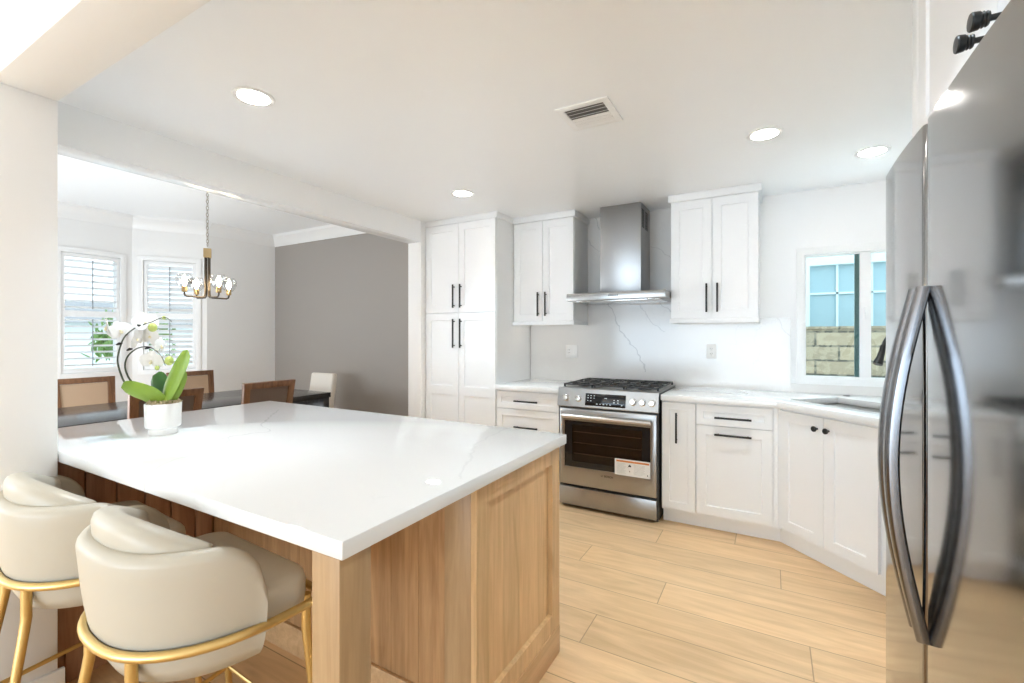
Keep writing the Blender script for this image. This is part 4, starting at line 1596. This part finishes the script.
def px(x, y, d=0.0):
    """metres in the plant's own frame from a sketch grid of 4.36 mm squares, origin at the pot"""
    return ((x - 163.3) * P, d, (433.5 - y) * P)


stems = [
    [px(152, 400, -.01), px(140, 392, -.02), px(130, 384, -.02), px(123, 374, -.01), px(118, 362, 0), px(118, 350, .01), px(122, 338, .015), px(130, 330, .02), px(140, 325.5, .02), px(150, 323, .01), px(160, 319.5, 0), px(168, 319, -.01), px(175, 323, -.02)],
    [px(153, 399, .0), px(140, 390, .0), px(128, 380, .01), px(121.5, 368, .02), px(122, 358, .03), px(129, 350.5, .035), px(139, 347.8, .03), px(148, 349, .02), px(156, 353, .01), px(162, 358, .0), px(167, 366, -.01)],
]
for sp_ in stems:
    q = smooth_path(sp_, 48)
    B().tube(q, [0.0042 - 0.0028 * i / 47 for i in range(48)], 8).done('stem', M['stem'], t)
for c0 in (px(119.7, 345), px(138, 327), px(130, 350.5), px(148, 349), px(135, 391)):
    B().tube([(c0[0] - 0.012, c0[1], c0[2] - 0.003), (c0[0], c0[1], c0[2] + 0.002), (c0[0] + 0.012, c0[1], c0[2] + 0.003)], [0.003, 0.006, 0.003], 8).done('clip', M['black'], t)


def flower(c, size, yaw, pitch, roll=0.0):
    mx = T(*c) @ RZ(yaw) @ RX(pitch) @ RY(roll)
    b = B()
    # petals in local xz plane facing -y
    for ang, ln, wd in ((90, 0.95, 0.42), (205, 0.9, 0.36), (335, 0.9, 0.36), (12, 1.0, 0.62), (168, 1.0, 0.62)):
        a = R(ang)
        rings = []
        for k in range(9):
            q = k / 8
            rr = q * ln * size
            wv = wd * size * math.sin(PI * min(0.97, 0.08 + q * 0.86)) ** 0.7
            off = 0.10 * size * q * q if wd > 0.5 else 0.16 * size * q * q
            ring = []
            for j in range(5):
                u = -1 + j / 2
                ring.append(Vector((rr * math.cos(a) - wv * u * math.sin(a), -0.012 * size + off - 0.08 * size * u * u * -1 * 0.5, rr * math.sin(a) + wv * u * math.cos(a))))
            for j in range(3, 0, -1):
                u = -1 + j / 2
                ring.append(Vector((rr * math.cos(a) - wv * u * math.sin(a), -0.012 * size + off + 0.0015 + 0.04 * size * u * u, rr * math.sin(a) + wv * u * math.cos(a))))
            rings.append(ring)
        b.quadgrid(rings, mx=mx)
    f = b.done('flower', M['petal'], t, ang=60)
    lp = B()
    lp.ball((0, 0, 0), 0.10 * size, (1, 1.6, 1.2), 10)
    lp.ball((0, -0.12 * size, -0.13 * size), 0.11 * size, (1.2, 1.0, 1.4), 10)
    bmesh.ops.transform(lp.bm, matrix=mx, verts=lp.bm.verts)
    lp.done('lip', M['lip'], f)


flower(px(108.5, 329, -.005), 0.050, R(-50), R(10), R(10))
flower(px(119, 332, .01), 0.046, R(60), R(-5), R(-20))
flower(px(140, 324, .03), 0.052, R(-120), R(20), R(15))
flower(px(133, 341, .03), 0.052, R(150), R(10), R(30))
flower(px(144, 338, .035), 0.056, R(170), R(-10), R(-20))
flower(px(161, 347, .0), 0.040, R(100), R(5), R(10))
flower(px(153, 362, -.01), 0.046, R(15), R(12), R(5))
for c0, r_ in ((px(154.5, 328.5, -.01), 0.017), (px(170, 361.5, -.005), 0.017), (px(164, 319, 0), 0.007), (px(159, 368.5, -.01), 0.009)):
    B().ball(c0, r_, (1, 1, 1.15), 14).done('bud', M['bud'], t)

# ------------------------------------------------------------------ dining furniture
TX0, TX1, TY0, TY1, TZ = -5.10, -4.03, 0.95, 3.265, 0.76
t = thing('dining_table', 'long charcoal wood dining table behind the island', 'table', ((TX0 + TX1) / 2, (TY0 + TY1) / 2, 0))
hx, hy = (TX1 - TX0) / 2, (TY1 - TY0) / 2
B().box(-hx, hx, -hy, hy, TZ - 0.05, TZ, 0.003).done('tabletop', M['table'], t)
for s in (-1, 1):
    B().box(-hx + 0.02, hx - 0.02, s * (hy - 0.04) - 0.035, s * (hy - 0.04) + 0.035, 0, TZ - 0.0505, 0.003).done('slab_leg', M['table'], t)
B().box(-0.03, 0.03, -hy + 0.08, hy - 0.08, 0.25, 0.40, 0.003).done('stretcher', M['table'], t)


def dining_chair(loc, rz, label, group, cane):
    """faces +Y; back at -Y"""
    t = thing('dining_chair', label, 'chair', loc, rz, group)
    lean = R(9)
    mxb = T(0, -0.20, 0.44) @ RX(lean)
    B().box(-0.225, 0.225, -0.21, 0.23, 0.40, 0.435, 0.006).done('seat_frame', M['walnut'], t)
    B().box(-0.215, 0.215, -0.20, 0.225, 0.4355, 0.485, 0.02, seg=3).done('seat_cushion', M['seat_pad'], t)
    for sx_ in (-1, 1):
        B().tube([(sx_ * 0.2, 0.205, 0.40), (sx_ * 0.205, 0.215, 0.0)], [0.022, 0.015], 10).done('leg', M['walnut'], t)
        B().tube([(sx_ * 0.2, -0.19, 0.40), (sx_ * 0.205, -0.25, 0.0)], [0.022, 0.015], 10).done('leg', M['walnut'], t)
    # back frame: slightly wider at the top, curved rail
    b = B()
    o = [(-0.205, 0.0), (0.205, 0.0), (0.228, 0.535), (-0.228, 0.535)]
    h = [(-0.158, 0.13), (-0.172, 0.485), (0.172, 0.485), (0.158, 0.13)]
    b.prism(o, -0.016, 0.016, [h], mx=mxb @ RX(R(90)), bev=0.003)
    fr = b.done('back_frame', M['walnut'], t)
    b = B()
    b.prism([(-0.156, 0.132), (0.156, 0.132), (0.170, 0.483), (-0.170, 0.483)], -0.004, 0.004, mx=mxb @ RX(R(90)))
    b.done('cane_panel', cane, fr)
    return t


# two chairs on the island side of the table (backs toward the island)
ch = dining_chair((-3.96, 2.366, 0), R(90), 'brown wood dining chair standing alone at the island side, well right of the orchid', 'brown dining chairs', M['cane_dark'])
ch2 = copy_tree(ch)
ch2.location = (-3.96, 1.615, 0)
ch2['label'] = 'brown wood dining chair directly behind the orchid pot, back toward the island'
# two on the window side
cf = dining_chair((-5.20, 1.73, 0), R(-90), 'brown dining chair with tan cane back below the left shutter', 'brown dining chairs', M['cane'])
cf2 = copy_tree(cf)
cf2.location = (-5.20, 2.62, 0)
cf2['label'] = 'brown dining chair with tan cane back just right of the orchid leaves, window side'

# cream parsons chair at the end of the table
t = thing('upholstered_chair', 'cream upholstered dining chair at the far end of the table', 'chair', (-4.82, 3.50, 0), R(180))
B().box(-0.2, 0.2, -0.22, 0.222, 0.36, 0.48, 0.02, seg=3).done('seat', M['cream'], t)
mxb = T(0, -0.19, 0.38) @ RX(R(9))
b = B().box(-0.207, 0.207, -0.08, 0.0, 0.0, 0.525, 0.025, seg=4, mx=mxb)
b.done('backrest', M['cream'], t)
for sx_ in (-1, 1):
    for yy in (-0.20, 0.19):
        B().tube([(sx_ * 0.17, yy, 0.36), (sx_ * 0.175, yy * 1.08, 0.0)], [0.022, 0.014], 10).done('leg', M['walnut'], t)

# ------------------------------------------------------------------ chandelier
CX, CY = -4.45, 2.265
zt = 2.145
t = thing('chandelier', 'brass and bronze chandelier with clear glass globes over the dining table', 'chandelier', (CX, CY, 1.70), R(89.5))
B().lathe([(0.06, DC - 1.70 - 0.001), (0.06, DC - 1.70 - 0.02), (0.012, DC - 1.70 - 0.03)], seg=28).done('canopy', M['brass'], t)
b = B()
z = DC - 1.70 - 0.04
k = 0
while z > zt - 1.70 + 0.012:
    pts = []
    for j in range(12):
        a = 2 * PI * j / 12
        u, v_ = 0.009 * math.cos(a), 0.019 * math.sin(a)
        pts.append((u if k % 2 else 0, 0 if k % 2 else u, z + v_))
    b.tube(pts, 0.0029, 5, closed=True)
    z -= 0.030
    k += 1
b.done('chain', M['chain'], t)
B().box(-0.030, 0.030, -0.030, 0.030, zt - 1.70 - 0.085, zt - 1.70 - 0.002, 0.003, mx=RZ(R(-30))).done('hub', M['brass'], t)
for k in range(4):
    a = PI / 2 * k + PI
    ca, sa = math.cos(a), math.sin(a)
    r0, r1 = 0.019, 0.187
    path = [(r0, zt - 1.70 - 0.085), (r0, 0.03), (r0 + 0.004, 0.012), (r0 + 0.02, 0.0), (r1 - 0.022, 0.0), (r1 - 0.006, 0.007), (r1, 0.022), (r1, 0.035)]
    arm = B().tube([(q[0] * ca, q[0] * sa, q[1]) for q in path], 0.0075, 10).done('arm', M['bronze'], t)
    c = (r1 * ca, r1 * sa)
    B().lathe([(0.012, 0.034), (0.021, 0.038), (0.021, 0.085), (0.015, 0.088)], (c[0], c[1], 0), 20).done('socket', M['brass'], arm)
    B().lathe([(0.008, 0.088), (0.012, 0.10), (0.021, 0.125), (0.022, 0.137), (0.016, 0.155), (0.002, 0.163)], (c[0], c[1], 0), 18).done('bulb', M['bulb'], arm, label='lit bulb')
    B().lathe([(0.024, 0.066), (0.05, 0.09), (0.066, 0.125), (0.068, 0.15), (0.058, 0.178), (0.044, 0.195), (0.0425, 0.195), (0.0565, 0.177), (0.0665, 0.15), (0.0645, 0.125), (0.0485, 0.091), (0.0225, 0.067)], (c[0], c[1], 0), 28).done('globe', M['clear'], arm, label='clear glass globe')
# ------------------------------------------------------------------ ceiling lights, vent, outlets
LL = ['recessed ceiling light nearest the dining room beam and the camera', 'recessed ceiling light in front of the pantry cabinet', 'recessed ceiling light left of the one closest to the fridge', 'recessed ceiling light closest to the fridge top']
proto = None
spot('downlight_and_fill_beam', (-0.03, 1.24, CEIL - 0.03), 42, ang=95)   # added fill spot above the frame, no fixture modelled
for (x, y), lab, pw in zip(LIGHTS, LL, LPOW):
    if proto is None:
        proto = t = thing('downlight', lab, 'ceiling light', (x, y, CEIL - 0.008), 0, 'recessed ceiling lights')
        B().lathe([(0.066, 0.003), (0.085, 0.001), (0.088, 0.004), (0.088, 0.0075), (0.066, 0.0075)], seg=40).done('trim_ring', M['trim'], t)
        B().lathe([(0.0, 0.003), (0.0655, 0.003), (0.0655, 0.007), (0.0, 0.007)], seg=40).done('lens', M['lamp'], t, label='lit lens')
    else:
        t = copy_tree(proto)
        t.location = (x, y, CEIL - 0.008)
        t['label'] = lab
    spot('downlight_and_fill_beam', (x, y, CEIL - 0.03), pw)

t = thing('ceiling_vent', 'white slatted air vent in the kitchen ceiling', 'vent', (-0.775, 2.15, CEIL - 0.012))
B().prism([(-0.13, -0.13), (0.13, -0.13), (0.13, 0.13), (-0.13, 0.13)], 0.004, 0.0115, [[(-0.097, -0.095), (-0.097, 0.095), (0.097, 0.095), (0.097, -0.095)]], bev=0.002).done('frame', M['trim'], t)
B().box(-0.097, 0.097, -0.095, 0.095, 0.0105, 0.0115).done('backing', M['vent_dark'], t)
b = B()
for k in range(6):
    y = -0.079 + k * 0.0316
    b.box(-0.097, 0.097, -0.0115 if k < 3 else -0.012, 0.0115 if k < 3 else 0.012, -0.0006, 0.0006, mx=T(0, y, 0.0045) @ RX(R(24 if k < 3 else -6)))
b.done('louvers', M['vinyl'], t)

t = thing('duplex_outlet', 'white single duplex outlet under the cabinet right of the hood', 'outlet', (-0.424, YB - 0.0158, 1.225))
pt = B().box(-0.037, 0.037, -0.005, 0, -0.058, 0.058, 0.002).done('cover_plate', M['plastic'], t)
for s in (-1, 1):
    r_ = B().box(-0.017, 0.017, -0.007, -0.0048, s * 0.021 - 0.015, s * 0.021 + 0.015, 0.003).done('receptacle', M['plastic'], t)
    B().box(-0.0085, -0.006, -0.0078, -0.0069, s * 0.021 - 0.001, s * 0.021 + 0.008).box(0.006, 0.0085, -0.0078, -0.0069, s * 0.021 - 0.001, s * 0.021 + 0.008).box(-0.002, 0.002, -0.0078, -0.0069, s * 0.021 - 0.01, s * 0.021 - 0.006).done('slots', M['slot'], r_)
t = thing('double_gang_outlet', 'white two-gang outlet and switch plate left of the range', 'outlet', (-1.645, YB - 0.0158, 1.207))
pt = B().box(-0.059, 0.059, -0.005, 0, -0.06, 0.06, 0.002).done('cover_plate', M['plastic'], t)
r_ = B().box(-0.04, -0.008, -0.0075, -0.0048, -0.034, 0.034, 0.003).done('receptacle', M['plastic'], t)
B().box(-0.033, -0.0305, -0.0085, -0.0074, 0.008, 0.018).box(-0.018, -0.0155, -0.0085, -0.0074, 0.008, 0.018).box(-0.033, -0.0305, -0.0085, -0.0074, -0.018, -0.008).box(-0.018, -0.0155, -0.0085, -0.0074, -0.018, -0.008).done('slots', M['slot'], r_)
B().box(0.008, 0.04, -0.0075, -0.0048, -0.034, 0.034, 0.003).done('rocker', M['plastic'], t)

# ------------------------------------------------------------------ outside
struct(sbox('ground', -30, 30, 4.6, 40, -0.3, -0.15, M['ground']))
struct(sbox('ground_side', -40, -7.3, -20, 4.6, -0.3, -0.15, M['ground']))
t = B().box(-2.4, 2.4, -0.1, 0.1, 0.0, 1.62, 0.006).box(-2.42, 2.42, -0.12, 0.12, 1.6205, 1.65).done('block_wall', M['block'])
tag(t, 'tan concrete block garden wall outside the kitchen window', 'wall', loc=(1.2, 6.9, -0.18))
t = thing('neighbor_house', 'pale blue neighboring house beyond the block wall', 'house', (1.0, 8.6, -0.15))
b = B()
b.prism([(-3.5, 0), (3.5, 0), (3.5, 4.6), (-3.5, 4.6)], 0, 0.2, [[(-0.47, 0.9), (-0.47, 2.60), (0.72, 2.60), (0.72, 0.9)]], mx=T(0, 0.2, 0) @ RX(R(90)))
b.done('siding', M['siding'], t)
b = B()
b.prism([(-0.56, 0.85), (0.80, 0.85), (0.80, 2.72), (-0.56, 2.72)], 0, 0.05, [[(-0.47, 0.9), (-0.47, 2.60), (0.72, 2.60), (0.72, 0.9)]], mx=T(0, -0.001, 0) @ RX(R(90)))
b.box(-0.125, -0.095, 0.02, 0.05, 0.9, 2.6)
b.box(0.30, 0.33, 0.02, 0.05, 0.9, 2.6)
b.box(-0.47, 0.72, 0.02, 0.05, 2.15, 2.18)
b.done('window_frame', mat('house_trim', (0.78, 0.90, 0.93), 0.5), t)
B().box(-0.47, 0.72, 0.06, 0.08, 0.9, 2.6).done('window_pane', M['blind'], t)
b = B()
for z in (2.78, 3.35):
    b.box(-3.5, 3.5, -0.03, -0.001, z, z + 0.07)
for x in (-0.55, 0.0, 0.55, 1.1, -1.1):
    b.box(x, x + 0.04, -0.03, -0.001, 2.855, 3.345)
b.done('trim_boards', mat('house_trim_boards', (0.86, 0.93, 0.95), 0.5), t)


def bush(name, label, loc, r_, h, seed, m, n=420):
    t = thing(name, label, 'tree', loc)
    B().tube([(0, 0, 0), (0.03, 0, h * 0.5), (0, 0.02, h * 0.8)], [0.07, 0.05, 0.03], 8).done('trunk', M['bark'], t)
    rn = random.Random(seed)
    b = B()
    for k in range(n):
        a, e = rn.uniform(0, 2 * PI), rn.uniform(-0.6, 1.4)
        q = r_ * rn.uniform(0.3, 1.0)
        c = Vector((q * math.cos(a) * math.cos(e), q * math.sin(a) * math.cos(e), h * 0.8 + q * math.sin(e)))
        s = rn.uniform(0.06, 0.12)
        m3 = Matrix.Translation(c) @ Matrix.Rotation(rn.uniform(0, 6.28), 4, 'Z') @ Matrix.Rotation(rn.uniform(-1, 1), 4, 'X')
        b.quadgrid([[Vector((x * s * 0.4 * f, y * 0.004, s * (q2 - 0.5) * 2)) for x, y in ((-1, -1), (1, -1), (1, 1), (-1, 1))] for q2, f in ((0, 0.2), (0.5, 1), (1, 0.1))], mx=m3)
    b.done('foliage', m, t)
    return t


bush('garden_tree', 'small green tree outside the left shutter', (-9.2, 3.55, -0.15), 0.62, 1.75, 4, M['foliage'])
t = thing('distant_house', 'low pale house with grey roof beyond the dining room windows', 'house', (-20, 5.0, -0.15))
B().box(-2, 2, -6, 6, 0, 1.9).done('wall', M['siding'], t)
b = B()
b.quadgrid([[Vector((-2.4, y, 1.9)), Vector((2.4, y, 1.9)), Vector((0, y, 2.7))] for y in (-6.4, 6.4)])
b.done('roof', M['roof'], t)
